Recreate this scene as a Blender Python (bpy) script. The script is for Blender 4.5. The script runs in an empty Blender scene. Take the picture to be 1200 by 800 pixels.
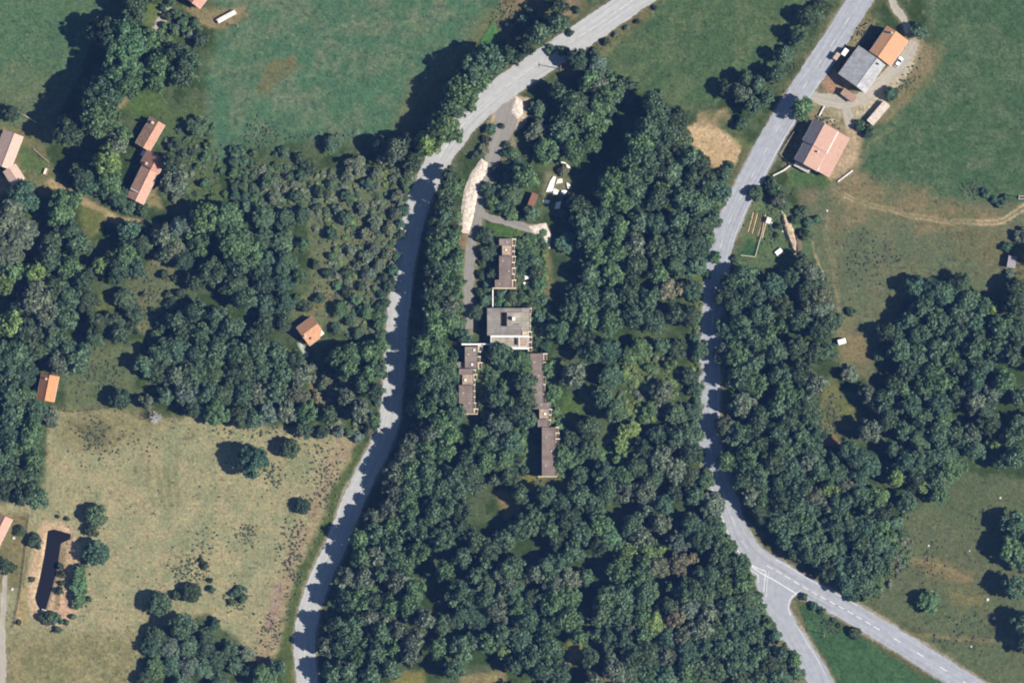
import bpy, bmesh, math, random
import numpy as np
from mathutils import Vector

# ------------------------------------------------------------------ camera, sky, sun, exposure
S = 0.3                                    # metres per picture pixel of the 1200 x 800 survey photograph
def P(px, py): return ((px - 600) * S, (400 - py) * S)
sc = bpy.context.scene
col = sc.collection
ALT = 1800.0
cam = bpy.data.cameras.new('camera'); cam.lens = 36 * ALT / 360.0; cam.sensor_width = 36
cam.clip_start = 10; cam.clip_end = 8000
camo = bpy.data.objects.new('camera', cam); camo.location = (0, 0, ALT); col.objects.link(camo); sc.camera = camo

SUN_EL = math.radians(45); SUN_XY = (0.982, -0.19)
world = bpy.data.worlds.new('World'); sc.world = world; world.use_nodes = True
nt = world.node_tree; nt.nodes.clear()
sky = nt.nodes.new('ShaderNodeTexSky'); sky.sky_type = 'NISHITA'; sky.sun_disc = False
sky.sun_elevation = SUN_EL; sky.sun_rotation = math.atan2(SUN_XY[0], SUN_XY[1])
sky.air_density = 1.3; sky.dust_density = 0.3; sky.ozone_density = 3.0; sky.altitude = 200
bg = nt.nodes.new('ShaderNodeBackground'); bg.inputs[1].default_value = 0.05
wo = nt.nodes.new('ShaderNodeOutputWorld'); nt.links.new(sky.outputs[0], bg.inputs[0]); nt.links.new(bg.outputs[0], wo.inputs[0])
sun = bpy.data.lights.new('sun', 'SUN'); sun.energy = 5.0; sun.angle = math.radians(0.5); sun.color = (1.0, 0.93, 0.84)
suno = bpy.data.objects.new('sun', sun); col.objects.link(suno)
d = Vector((-SUN_XY[0] * math.cos(SUN_EL), -SUN_XY[1] * math.cos(SUN_EL), -math.sin(SUN_EL)))
suno.rotation_euler = d.to_track_quat('-Z', 'Y').to_euler(); suno.location = (200, -70, 220)
sc.view_settings.view_transform = 'Standard'; sc.view_settings.look = 'None'; sc.view_settings.gamma = 1
sc.view_settings.use_curve_mapping = False
sc.view_settings.exposure = 1.08
sc.cycles.pixel_filter_type = 'BLACKMAN_HARRIS'; sc.cycles.filter_width = 2.0
sc.cycles.max_bounces = 6; sc.cycles.volume_bounces = 0; sc.cycles.diffuse_bounces = 4; sc.cycles.transmission_bounces = 4; sc.cycles.glossy_bounces = 2

# ------------------------------------------------------------------ helpers
random.seed(7); RNG = np.random.default_rng(11)
K = (2.0, 1.98, 1.98)                      # sunlit picture value over albedo, per channel
def lin(c):
    c = c / 255.0
    return c / 12.92 if c <= 0.04045 else ((c + 0.055) / 1.055) ** 2.4
OFF = (0.008, 0.015, 0.034)
def A(r, g, b): return tuple(max(0.004, (lin(v) - o) / k) for v, k, o in zip((r, g, b), K, OFF))

def tag(o, label=None, cat=None, group=None, kind=None):
    if label: o['label'] = label
    if cat: o['category'] = cat
    if group: o['group'] = group
    if kind: o['kind'] = kind
    return o
def empty(name, loc, label, cat, group=None, rz=0.0):
    o = bpy.data.objects.new(name, None); col.objects.link(o); o.location = loc; o.rotation_euler = (0, 0, rz)
    o.empty_display_size = 0.5
    return tag(o, label, cat, group)
class MB:
    def __init__(s): s.v = []; s.f = []
    def add(s, vs, fs):
        n = len(s.v); s.v += [tuple(v) for v in vs]; s.f += [tuple(i + n for i in f) for f in fs]
    def box(s, x0, x1, y0, y1, z0, z1):
        s.add([(x0,y0,z0),(x1,y0,z0),(x1,y1,z0),(x0,y1,z0),(x0,y0,z1),(x1,y0,z1),(x1,y1,z1),(x0,y1,z1)],
              [(3,2,1,0),(4,5,6,7),(0,1,5,4),(1,2,6,5),(2,3,7,6),(3,0,4,7)])
    def prism(s, pts, z0, z1):
        """extrude a counter-clockwise xy outline"""
        n = len(pts); z0 = z0 if isinstance(z0, (list, tuple)) else [z0]*n; z1 = z1 if isinstance(z1, (list, tuple)) else [z1]*n
        s.add([(x,y,z) for (x,y),z in zip(pts,z0)] + [(x,y,z) for (x,y),z in zip(pts,z1)],
              [tuple(range(n-1,-1,-1)), tuple(range(n,2*n))] + [(i,(i+1)%n,n+(i+1)%n,n+i) for i in range(n)])
    def tube(s, a, b, ra, rb, n=8):
        a = Vector(a); b = Vector(b); w = (b-a).normalized()
        u = w.orthogonal().normalized(); t = w.cross(u)
        vs = []
        for c, r in ((a,ra),(b,rb)):
            for i in range(n):
                q = 2*math.pi*i/n; vs.append(c + (u*math.cos(q)+t*math.sin(q))*r)
        s.add(vs, [(i,(i+1)%n,n+(i+1)%n,n+i) for i in range(n)] + [tuple(range(n-1,-1,-1)), tuple(range(n,2*n))])
    def build(s, name, mat, parent=None, smooth=False, bevel=0.0):
        me = bpy.data.meshes.new(name); me.from_pydata(s.v, [], s.f); me.update()
        if mat: me.materials.append(mat)
        if smooth: me.polygons.foreach_set('use_smooth', [True]*len(me.polygons))
        o = bpy.data.objects.new(name, me); col.objects.link(o)
        if parent: o.parent = parent
        if bevel:
            b = o.modifiers.new('edge', 'BEVEL'); b.width = bevel; b.segments = 2; b.limit_method = 'ANGLE'
        return o
def copy_thing(root):
    r = root.copy(); col.objects.link(r)
    for ch in root.children:
        c = ch.copy(); col.objects.link(c); c.parent = r
        for g in ch.children:
            k = g.copy(); col.objects.link(k); k.parent = c
    return r

# ------------------------------------------------------------------ materials
def mat(name, rgb, rough=0.85, var=0.25, scale=1.0, bump=0.0, spec=0.3, detail=4.0, second=None, metal=0.0):
    m = bpy.data.materials.new(name); m.use_nodes = True; t = m.node_tree; N = t.nodes; L = t.links
    b = N['Principled BSDF']; b.inputs['Roughness'].default_value = rough; b.inputs['Specular IOR Level'].default_value = spec
    b.inputs['Metallic'].default_value = metal
    tc = N.new('ShaderNodeTexCoord')
    n1 = N.new('ShaderNodeTexNoise'); n1.inputs['Scale'].default_value = scale; n1.inputs['Detail'].default_value = detail
    L.new(tc.outputs['Object'], n1.inputs['Vector'])
    r = N.new('ShaderNodeValToRGB'); e = r.color_ramp.elements
    e[0].position = 0.3; e[1].position = 0.7
    lo = tuple(v*(1-var) for v in rgb); hi = tuple(min(1, v*(1+var)) for v in (second or rgb))
    e[0].color = (*lo, 1); e[1].color = (*hi, 1)
    L.new(n1.outputs['Fac'], r.inputs['Fac']); L.new(r.outputs['Color'], b.inputs['Base Color'])
    if bump:
        bp = N.new('ShaderNodeBump'); bp.inputs['Strength'].default_value = bump; bp.inputs['Distance'].default_value = 0.05
        n2 = N.new('ShaderNodeTexNoise'); n2.inputs['Scale'].default_value = scale*6
        L.new(tc.outputs['Object'], n2.inputs['Vector']); L.new(n2.outputs['Fac'], bp.inputs['Height']); L.new(bp.outputs['Normal'], b.inputs['Normal'])
    return m
def tile_mat(name, rgb, ang, var=0.22, patch=0.3, dark=(0.17,0.12,0.09)):
    """clay roof tiles: rows across the slope, tile by tile tint, lichen patches"""
    m = bpy.data.materials.new(name); m.use_nodes = True; t = m.node_tree; N = t.nodes; L = t.links
    b = N['Principled BSDF']; b.inputs['Roughness'].default_value = 0.8; b.inputs['Specular IOR Level'].default_value = 0.25
    tc = N.new('ShaderNodeTexCoord'); mp = N.new('ShaderNodeMapping'); mp.vector_type = 'TEXTURE'
    mp.inputs['Rotation'].default_value = (0, 0, ang); L.new(tc.outputs['Object'], mp.inputs['Vector'])
    br = N.new('ShaderNodeTexBrick'); br.inputs['Scale'].default_value = 1.0
    br.inputs['Brick Width'].default_value = 0.28; br.inputs['Row Height'].default_value = 0.34; br.inputs['Mortar Size'].default_value = 0.018
    br.inputs['Color1'].default_value = (*[v*(1-var) for v in rgb], 1); br.inputs['Color2'].default_value = (*[min(1,v*(1+var)) for v in rgb], 1)
    br.inputs['Mortar'].default_value = (*[v*0.72 for v in rgb], 1)
    L.new(mp.outputs['Vector'], br.inputs['Vector'])
    n = N.new('ShaderNodeTexNoise'); n.inputs['Scale'].default_value = 0.55; n.inputs['Detail'].default_value = 6; n.inputs['Roughness'].default_value = 0.65
    L.new(tc.outputs['Object'], n.inputs['Vector'])
    rm = N.new('ShaderNodeMapRange'); rm.inputs[1].default_value = 0.5; rm.inputs[2].default_value = 0.72; rm.inputs[3].default_value = 0; rm.inputs[4].default_value = patch
    L.new(n.outputs['Fac'], rm.inputs[0])
    mx = N.new('ShaderNodeMixRGB'); L.new(rm.outputs[0], mx.inputs[0]); L.new(br.outputs['Color'], mx.inputs[1]); mx.inputs[2].default_value = (*dark, 1)
    L.new(mx.outputs[0], b.inputs['Base Color'])
    bp = N.new('ShaderNodeBump'); bp.inputs['Strength'].default_value = 0.5; bp.inputs['Distance'].default_value = 0.04
    L.new(br.outputs['Fac'], bp.inputs['Height']); bp.invert = True; L.new(bp.outputs['Normal'], b.inputs['Normal'])
    return m

# ------------------------------------------------------------------ numpy noise
TAB = RNG.random((256, 256)).astype(np.float32)
def vnoise(x, y, seed=0):
    x = x + seed*17.31; y = y + seed*9.77
    xi = np.floor(x).astype(int); yi = np.floor(y).astype(int); fx = x - xi; fy = y - yi
    fx = fx*fx*(3-2*fx); fy = fy*fy*(3-2*fy)
    g = lambda i, j: TAB[i & 255, j & 255]
    return (g(xi,yi)*(1-fx)+g(xi+1,yi)*fx)*(1-fy) + (g(xi,yi+1)*(1-fx)+g(xi+1,yi+1)*fx)*fy
def fbm(x, y, seed=0, octv=4, rough=0.55):
    t = 0; a = 1; w = 0
    for k in range(octv):
        t = t + a*vnoise(x*2**k, y*2**k, seed+k*3); w += a; a *= rough
    return t / w
def sdf(poly, x, y):
    """signed distance, positive inside"""
    p = np.array(poly, dtype=float); n = len(p); d2 = np.full(x.shape, 1e18); ins = np.zeros(x.shape, bool)
    for i in range(n):
        a = p[i]; b = p[(i+1) % n]; e = b - a; L2 = (e*e).sum() + 1e-9
        t = np.clip(((x-a[0])*e[0]+(y-a[1])*e[1])/L2, 0, 1)
        d2 = np.minimum(d2, (x-a[0]-t*e[0])**2+(y-a[1]-t*e[1])**2)
        if a[1] != b[1]:
            c = ((a[1] > y) != (b[1] > y)) & (x < (b[0]-a[0])*(y-a[1])/(b[1]-a[1])+a[0]); ins ^= c
    return np.where(ins, 1, -1)*np.sqrt(d2)
def ldist(pts, x, y):
    d2 = np.full(x.shape, 1e18)
    for a, b in zip(pts[:-1], pts[1:]):
        ex = b[0]-a[0]; ey = b[1]-a[1]; t = np.clip(((x-a[0])*ex+(y-a[1])*ey)/(ex*ex+ey*ey+1e-9), 0, 1)
        d2 = np.minimum(d2, (x-a[0]-t*ex)**2+(y-a[1]-t*ey)**2)
    return np.sqrt(d2)
def smooth(pts, n=10):
    """Catmull-Rom through the points (any number of components)"""
    p = [np.array(q, float) for q in pts]; p = [2*p[0]-p[1]] + p + [2*p[-1]-p[-2]]; out = []
    for i in range(1, len(p)-2):
        for k in range(n):
            t = k/n
            out.append(0.5*(2*p[i]+(p[i+1]-p[i-1])*t+(2*p[i-1]-5*p[i]+4*p[i+1]-p[i+2])*t*t+(3*p[i]-p[i-1]-3*p[i+1]+p[i+2])*t**3))
    out.append(p[-2]); return [tuple(q) for q in out]

# ------------------------------------------------------------------ road lines (pixel of the survey picture, width in pixels)
LEFT_ROAD = smooth([(860,-78,30),(800,-38,30),(743,0,30),(700,30,30),(645,66,30),(600,97,30),(572,118,29),(548,141,29),(527,167,29),(511,193,28),(497,222,27),(486,252,26),(478,285,25),(472,320,25),(468,355,25),(464,390,25),(463,420,25),(460,455,25),(457,485,25),(449,515,25),(434,545,25),(418,577,25),(406,607,25),(393,640,25),(376,676,25),(363,714,25),(357,752,25),(360,800,25),(364,860,25)])
RIGHT_ROAD = smooth([(1065,-95,28),(1035,-45,28),(1008,0,28),(973,55,28),(938,108,28),(909,155,28),(881,207,29),(860,248,29),(846,284,28),(841,315,27),(837,350,25),(834,390,25),(832,437,25),(831,475,25),(831,510,25),(837,545,25),(847,575,25),(857,603,26),(870,633,26),(890,656,26),(915,671,25),(950,692,25),(1000,719,25),(1060,755,25),(1130,799,25),(1200,843,25)])
BRANCH_ROAD = smooth([(897,676,20),(908,704,23),(922,732,23),(943,765,25),(964,802,28),(990,850,28)])
JUNCTION = [(872,646),(884,652),(905,664),(945,692),(936,695),(928,702),(925,712),(927,724),(936,744),(914,750),(902,722),(893,706),(886,684),(876,660)]
DRIVE = smooth([(598,116,30),(596,128,28),(590,150,24),(580,178,18),(573,205,16),(566,230,14),(559,255,13),(553,285,11),(550,320,11),(549,355,11),(550,385,9)])
FORK = smooth([(562,250,9),(580,257,8),(600,262,8),(620,268,9),(636,273,11)])
YARD_DRIVE = smooth([(948,112,13),(962,116,14),(985,120,15),(1003,118,14),(1018,110,14),(1040,90,15),(1058,72,14),(1072,50,11)])
YARD_SPUR = smooth([(990,122,12),(994,136,11),(997,150,10)])
LANE = smooth([(208,-25,9),(199,0,9),(192,18,10),(184,36,11)])
HOUSE_LANE = smooth([(1035,-30,8),(1047,5,8),(1057,20,8),(1066,38,9)])
EDGE_LANE = smooth([(8,660,5),(5,690,5),(3,730,6),(3,770,9),(2,830,10)])
POND = [(55,621),(63,619),(84,625),(83,632),(72,637),(70,650),(67,668),(63,685),(58,702),(54,715),(47,716),(42,708),(40,700),(45,680),(50,655),(53,637)]

# ------------------------------------------------------------------ ground: one sheet, its soils and grasses coloured by what grows there
gx = np.concatenate([[-9000,-5000,-2500,-1200,-500,-200], np.arange(-70, 1272, 1.5), [1420,1720,2500,4000,6500,10000]])
gy = np.concatenate([[-9000,-5000,-2500,-1200,-500,-200], np.arange(-70, 872, 1.5), [1000,1300,2000,3500,6500,10000]])
GX, GY = np.meshgrid(gx, gy); FX = GX.ravel(); FY = GY.ravel()
WX = FX + 9*(fbm(FX/22, FY/22, 1)-0.5) + 5*(fbm(FX/5, FY/5, 2)-0.5)
WY = FY + 9*(fbm(FX/22, FY/22, 5)-0.5) + 5*(fbm(FX/5, FY/5, 6)-0.5)
NB = fbm(FX/60, FY/60, 8); NM = fbm(FX/16, FY/16, 9); NF = fbm(FX/4.5, FY/4.5, 12, 3)
def st(a, b, v):
    t = np.clip((v-a)/(b-a), 0, 1); return t*t*(3-2*t)
ALB = np.zeros((len(FX), 3)); ALB[:] = A(62, 82, 62)
mixw = st(0.4, 0.62, NM)[:, None]; ALB = ALB*(1-mixw) + np.array(A(84, 99, 78))*mixw
def lay(alpha, c1, c2=None, m=None):
    global ALB
    c = np.array(A(*c1))[None, :]
    if c2 is not None: c = c*(1-m[:, None]) + np.array(A(*c2))[None, :]*m[:, None]
    ALB = ALB*(1-alpha[:, None]) + c*alpha[:, None]
def area(poly, c1, c2=None, soft=4, m=None, alpha=1.0, warp=True):
    p = np.array(poly); bb = (FX > p[:,0].min()-25) & (FX < p[:,0].max()+25) & (FY > p[:,1].min()-25) & (FY < p[:,1].max()+25)
    X, Y = (WX, WY) if warp else (FX, FY)
    a = np.zeros(len(FX)); a[bb] = st(-soft, soft, sdf(poly, X[bb], Y[bb]))*alpha
    if c2 is not None and m is None: m = st(0.36, 0.64, 0.5*NM+0.25*NF+0.25*NB)
    lay(a, c1, c2, m)
def line(pts, w, c1, soft=1.5, alpha=1.0, warp=0.3, broken=0.0):
    p = np.array([q[:2] for q in pts]); bb = (FX > p[:,0].min()-40) & (FX < p[:,0].max()+40) & (FY > p[:,1].min()-40) & (FY < p[:,1].max()+40)
    a = np.zeros(len(FX)); X = FX+(WX-FX)*warp; Y = FY+(WY-FY)*warp
    a[bb] = (1-st(w-soft, w+soft, ldist(p, X[bb], Y[bb])))*alpha
    if broken: a *= st(broken-0.12, broken+0.12, NM)
    lay(a, c1)
# meadows
area([(-60,-70),(152,-70),(147,30),(110,35),(92,90),(74,125),(64,150),(52,190),(20,160),(-60,140)], (82,112,88), (102,116,92), m=st(.35,.7,0.5*NB+0.3*NM+0.2*NF+FY/800-0.06))
area([(248,-70),(582,-70),(584,20),(560,55),(520,82),(492,112),(482,150),(440,168),(380,166),(340,168),(270,172),(250,205),(218,200),(225,160),(243,140),(240,90),(258,40)], (80,114,92), (108,121,100), soft=9, m=st(.42,.72,0.45*NM+0.25*NF+0.3*NB))
area([(300,110),(306,88),(318,74),(345,63),(348,76),(330,95),(318,108)], (122,112,84), (106,112,84), soft=3, alpha=.85)
line([(575,24),(548,66),(490,110),(472,150)], 13, (118,116,84), soft=13, alpha=.6)
area([(556,60),(579,24),(588,45),(572,62),(558,68)], (78,124,82), soft=2)
line([(578,22),(556,60)], 1, (70,90,66), soft=1)
area([(582,-20),(640,-20),(632,25),(600,55),(590,45)], (140,124,104), (100,106,76), soft=3)
area([(635,10),(680,-10),(690,10),(640,45)], (150,132,112), (104,104,78), soft=3)
area([(700,68),(770,10),(800,-70),(985,-70),(945,30),(918,85),(860,97),(845,118),(810,133),(770,118),(740,102),(705,88)], (76,102,78), (94,110,84), m=st(.4,.7,NM*0.5+NF*0.2+NB*0.3))
line([(760,12),(700,62),(665,85)], 7, (120,116,88), soft=5, alpha=.7)
area([(1052,-70),(1290,-70),(1290,243),(1140,237),(1080,228),(1000,206),(1010,165),(1045,135),(1072,92),(1100,50)], (72,100,78), (92,110,88), m=st(.38,.7,NM*0.55+NF*0.25+NB*0.2))
area([(985,203),(1080,226),(1140,236),(1290,243),(1290,350),(1130,340),(1060,350),(1030,400),(1025,440),(985,430),(965,330),(940,235)], (112,115,93), (97,109,88))
for p, c in (([(972,204),(1014,205),(1020,240),(1000,275),(980,262)], (150,134,108)), ([(1050,215),(1090,220),(1098,250),(1080,275),(1070,245)], (142,128,102)), ([(1085,240),(1180,252),(1170,262),(1080,270)], (144,128,102)), ([(1110,270),(1190,275),(1180,310),(1120,305)], (112,108,86)), ([(985,370),(1000,372),(1022,415),(1018,445),(985,420)], (134,122,96)), ([(972,235),(990,245),(985,300),(978,320),(970,280)], (130,118,94)), ([(935,222),(955,220),(958,238),(938,240)], (140,122,104))):
    area(p, c, (104,110,86), soft=8, alpha=.9)
for off in (-2, 2):
    line(smooth([(990,229+off),(1008,236+off),(1040,245+off),(1065,252+off),(1110,259+off),(1150,261+off),(1175,258+off*1.3),(1190,249+off*1.6),(1215,236+off*2)]), 1.2, (196,176,142), soft=1.2, alpha=.95, warp=.5)
    line(smooth([(977,330),(982+off*.5,355),(984+off*.4,370),(985+off,395)]), .9, (150,136,108), alpha=.6)
    line(smooth([(970,250),(968+off,280),(976+off,310),(983+off,350)]), .9, (146,134,106), alpha=.5)
line([(944,270),(952,285),(955,298),(962,315)], 1.3, (170,156,126), alpha=.8)
area([(872,225),(900,230),(925,240),(950,260),(955,300),(940,325),(900,312),(862,318),(858,290),(868,250)], (98,116,88), (86,108,82))
area([(862,278),(892,285),(884,302),(862,300)], (66,98,74), soft=2)
# yards of the upper farm
area([(985,18),(1010,12),(1030,25),(1020,40),(1000,60),(985,80),(970,92),(958,100),(962,75)], (128,122,98), (104,112,84))
area([(975,80),(990,95),(1005,105),(1020,100),(1045,75),(1060,45),(1078,45),(1098,60),(1085,90),(1062,118),(1040,142),(1010,150),(1012,190),(1000,215),(930,215),(915,195),(935,150),(950,122)], (142,130,106), (116,116,90))
area([(964,98),(976,80),(990,95),(985,110),(972,108)], (172,138,118), soft=3)
area([(982,92),(996,100),(992,112),(980,108)], (205,188,158), (160,140,110), soft=3)
area([(960,118),(970,126),(990,128),(985,142),(970,148),(955,135)], (192,180,154), (132,124,96), soft=3)
area([(1000,150),(1012,160),(1005,185),(985,208),(975,205),(990,170)], (172,150,124), soft=5)
area([(924,196),(975,206),(968,222),(925,216)], (80,106,74), soft=4)
line([(1046,150),(1018,170),(1012,190)], 2, (120,122,94), alpha=.5)
area([(1000,112),(1020,104),(1048,74),(1062,50),(1074,46),(1078,60),(1066,84),(1045,112),(1025,132),(1006,138),(985,132)], (206,194,172), (176,164,138), soft=5, alpha=.85)
area([(985,150),(1004,152),(1010,175),(990,208),(975,212),(970,205),(994,168)], (198,178,152), (176,156,130), soft=6, alpha=.8)
area([(985,20),(1012,12),(1022,30),(1000,55),(980,75),(962,95),(955,92),(972,60)], (152,138,108), (120,118,90), soft=6, alpha=.8)
area([(1062,90),(1092,70),(1100,50),(1108,60),(1090,100),(1060,122),(1045,140),(1030,142)], (134,124,98), (104,112,84), soft=8, alpha=.8)
area([(985,200),(1010,205),(1050,225),(1100,240),(1150,248),(1140,270),(1060,258),(1000,250)], (134,122,96), (108,112,86), soft=14, alpha=.7)
# sandpit, verge of the right road
area([(805,148),(828,140),(852,155),(871,166),(868,180),(858,203),(842,200),(826,186),(812,170)], (205,180,146), (186,160,124), soft=2.5)
area([(818,132),(850,128),(858,142),(840,150),(815,148)], (168,150,122), (104,108,80), soft=3)
line([(846,142),(884,180)], 6, (96,110,80), soft=5, alpha=.8)
line(RIGHT_ROAD, 19, (118,116,92), soft=5, alpha=.75, warp=1.5)
line([(835,240),(822,300),(816,370),(812,440),(814,500)], 7, (96,112,76), soft=4)
line(LEFT_ROAD[:110], 18, (122,116,94), soft=4, alpha=.7)
# left: yards, path, clearings
area([(-30,145),(40,150),(60,190),(72,212),(66,232),(30,225),(-30,250)], (126,120,92), (106,110,82))
area([(22,168),(42,178),(58,192),(48,203),(24,196)], (92,110,78), soft=3)
area([(-30,205),(12,208),(20,222),(-30,240)], (166,146,116), soft=4)
line([(60,214),(75,222),(90,232),(118,247),(140,259),(158,261),(182,267)], 5, (172,154,118), soft=3, alpha=.95)
area([(88,236),(125,250),(118,270),(105,285),(95,262)], (98,114,74), (112,114,80), soft=5)
area([(158,108),(188,112),(192,130),(158,140),(145,125)], (84,108,72), soft=5)
line([(142,124),(150,112)], 4, (140,130,104), soft=3)
area([(166,240),(190,245),(185,225),(190,205),(180,205)], (134,126,98), soft=4)
area([(188,130),(232,120),(250,170),(262,240),(215,255),(198,190)], (96,110,80), (78,100,72))
area([(150,330),(182,300),(212,318),(205,345),(185,375),(170,392),(150,382),(160,352)], (120,119,92), (96,108,84))
area([(108,345),(140,340),(135,372),(112,372)], (98,110,74), soft=6)
area([(105,402),(165,398),(158,445),(165,480),(75,482),(78,440)], (104,113,88), (88,106,80))
area([(300,200),(470,200),(472,280),(455,330),(440,400),(340,372),(365,330),(362,270),(340,230)], (112,118,92), (94,108,84))
area([(340,350),(360,345),(385,340),(395,350),(360,372),(340,368)], (138,126,98), (110,112,84), soft=4)
area([(400,330),(418,335),(416,345),(396,340)], (156,140,110), soft=3)
area([(366,440),(380,455),(385,475),(374,478),(362,462)], (146,132,88), soft=5)
area([(398,445),(415,446),(412,453),(399,452)], (160,148,116), soft=2.5)
area([(442,338),(450,338),(450,347),(443,350)], (206,190,160), soft=2)
line([(444,348),(438,366),(432,385)], 1.6, (128,132,92), alpha=.8)
line([(352,402),(359,416)], 3, (190,196,182), soft=1.5)
# dry pasture at lower left
DRY = [(58,482),(120,480),(180,490),(200,492),(225,488),(300,497),(345,502),(420,510),(428,528),(404,568),(374,625),(350,690),(325,770),(302,768),(272,742),(242,716),(165,746),(160,872),(-60,872),(-60,590),(48,588)]
area(DRY, (168,158,126), (140,144,114), soft=4, m=st(.35,.66,0.4*NM+0.35*NF+0.25*fbm(FX/9,FY/40,20)))
area([(-60,742),(165,742),(162,872),(-60,872)], (128,128,98), (146,138,106), soft=14)
area([(60,482),(170,478),(205,495),(130,530),(70,520)], (124,122,94), (140,134,102), soft=14, alpha=.8)
area([(90,500),(130,495),(128,525),(98,525)], (108,108,84), (140,132,102), soft=10, alpha=.8)
for k in range(4): line([(172+k*11,548),(180+k*10,590)], 3, (118,122,92), soft=3, alpha=.5)
line([(408,520),(385,560),(362,610),(345,660),(325,720),(312,770)], 13, (160,142,118), soft=9, alpha=.85, warp=1.2, broken=.42)
line([(326,688),(322,715),(318,735)], 5, (150,128,122), soft=5, alpha=.8)
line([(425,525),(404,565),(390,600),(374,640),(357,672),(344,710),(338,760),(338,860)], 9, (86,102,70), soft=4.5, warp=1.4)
line([(430,533),(408,570),(396,600),(380,635),(362,670),(348,712),(342,755),(344,860)], 2.2, (128,120,90), soft=2.5, alpha=.7, warp=1.2, broken=.4)
line([(126,645),(124,690),(121,730),(127,770)], 1.2, (164,152,118), alpha=.5)
line([(170,680),(157,730),(160,770)], 1.2, (164,152,118), alpha=.5)
# pond banks
area([(38,640),(45,622),(52,612),(70,611),(82,618),(95,640),(94,690),(95,705),(82,722),(72,735),(50,735),(36,722),(31,700),(34,665)], (208,180,150), (186,162,132), soft=3)
area([(60,700),(92,702),(92,712),(75,730),(66,722)], (204,170,144), soft=4)
line([(76,640),(70,680),(66,712)], 3, (116,108,80), soft=2.5, alpha=.7)
line([(28,605),(30,655),(24,690),(20,725)], 3, (112,108,86), soft=2, alpha=.7)
area([(24,685),(30,690),(32,735),(17,735),(20,705)], (166,150,112), soft=2)
line([(9,672),(7,700),(5,740)], 1, (190,176,150), alpha=.8); line([(4,672),(2,700),(1,740)], 1, (190,176,150), alpha=.8)
area([(-20,600),(30,600),(30,660),(18,690),(-20,690)], (136,128,98), (120,118,90), soft=6)
# lower right meadow and triangle
area([(1062,602),(1100,575),(1125,556),(1190,560),(1290,585),(1290,872),(1220,830),(1150,792),(1080,740),(1014,706),(1012,690),(1040,660)], (100,107,86), (90,104,82), soft=5)
area([(1060,655),(1095,653),(1140,672),(1135,690),(1110,683),(1080,668)], (128,118,90), soft=6, alpha=.8)
line([(1070,655),(1100,662),(1140,680)], 2, (146,132,102), alpha=.6); line([(1062,742),(1125,748),(1200,752)], 2.5, (136,126,96), alpha=.6)
area([(1105,690),(1130,695),(1160,700),(1150,710),(1120,708)], (118,116,86), soft=6)
area([(934,700),(960,706),(1020,745),(1105,798),(1150,850),(1020,860),(985,798),(945,735),(936,715)], (66,98,74), (72,104,78), soft=2)
line([(938,700),(962,708),(1020,744),(1085,786)], 7, (106,102,76), soft=4, alpha=.8)
line([(926,700),(940,738),(962,775),(986,820)], 5, (132,126,100), soft=3, alpha=.8)
line([(893,705),(905,730),(925,768),(945,805)], 15, (126,124,96), soft=4, alpha=.8)
# the wooded holiday site
area([(590,112),(618,116),(616,142),(604,152),(590,148),(572,148),(576,136)], (212,192,166), (182,164,140), soft=3)
area([(576,140),(590,140),(570,180),(556,180)], (122,116,90), soft=4)
area([(586,190),(600,150),(605,170),(592,215),(580,225)], (140,134,116), soft=4)
line([(592,190),(578,215),(570,235)], 2, (100,100,76), soft=2)
area([(536,262),(550,262),(546,340),(536,340)], (140,120,100), (120,112,86), soft=3)
area([(562,262),(600,264),(640,272),(645,330),(640,400),(625,400),(605,340),(560,300)], (78,108,70), (94,112,78), soft=5)
area([(618,264),(640,262),(645,275),(642,292),(636,285),(628,278)], (214,188,156), (170,140,112), soft=2.5)
line([(641,290),(642,330),(641,365),(643,385)], 4, (124,112,90), soft=3, alpha=.8)
area([(560,430),(600,410),(618,420),(620,500),(632,560),(560,490)], (80,108,70), (94,112,78), soft=5)
area([(612,556),(668,556),(672,575),(640,580),(610,572)], (122,122,82), (104,112,76), soft=4)
area([(655,460),(685,462),(680,490),(660,500)], (84,108,70), soft=5)
area([(744,420),(790,418),(795,450),(775,480),(735,500),(728,475),(752,455)], (104,120,78), (84,106,70), soft=5)
area([(700,520),(735,530),(728,545),(700,535)], (80,112,74), soft=5)
area([(578,578),(605,576),(610,600),(592,606)], (150,130,98), (120,112,80), soft=4)
area([(664,755),(682,752),(684,770),(666,782)], (142,134,90), soft=3)
area([(462,790),(495,785),(500,820),(450,820)], (128,124,82), soft=5); area([(540,790),(590,788),(600,830),(530,830)], (140,130,98), soft=5)
area([(705,785),(722,786),(718,800),(704,798)], (120,112,90), soft=4)
area([(636,196),(665,190),(672,225),(662,250),(636,246)], (146,140,118), (90,104,74), soft=4)
area([(962,445),(978,442),(995,470),(1010,485),(980,522),(962,518)], (124,120,90), (98,108,76), soft=4)
area([(962,515),(980,510),(985,520),(965,524)], (150,124,98), soft=3)
area([(214,8),(236,12),(262,12),(285,5),(292,18),(262,34),(235,30)], (158,140,112), (130,122,94), soft=4)
area([(175,5),(186,3),(180,38),(170,36)], (100,116,76), soft=3)
area([(1185,285),(1215,290),(1215,350),(1185,345)], (110,112,84), soft=8)
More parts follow.
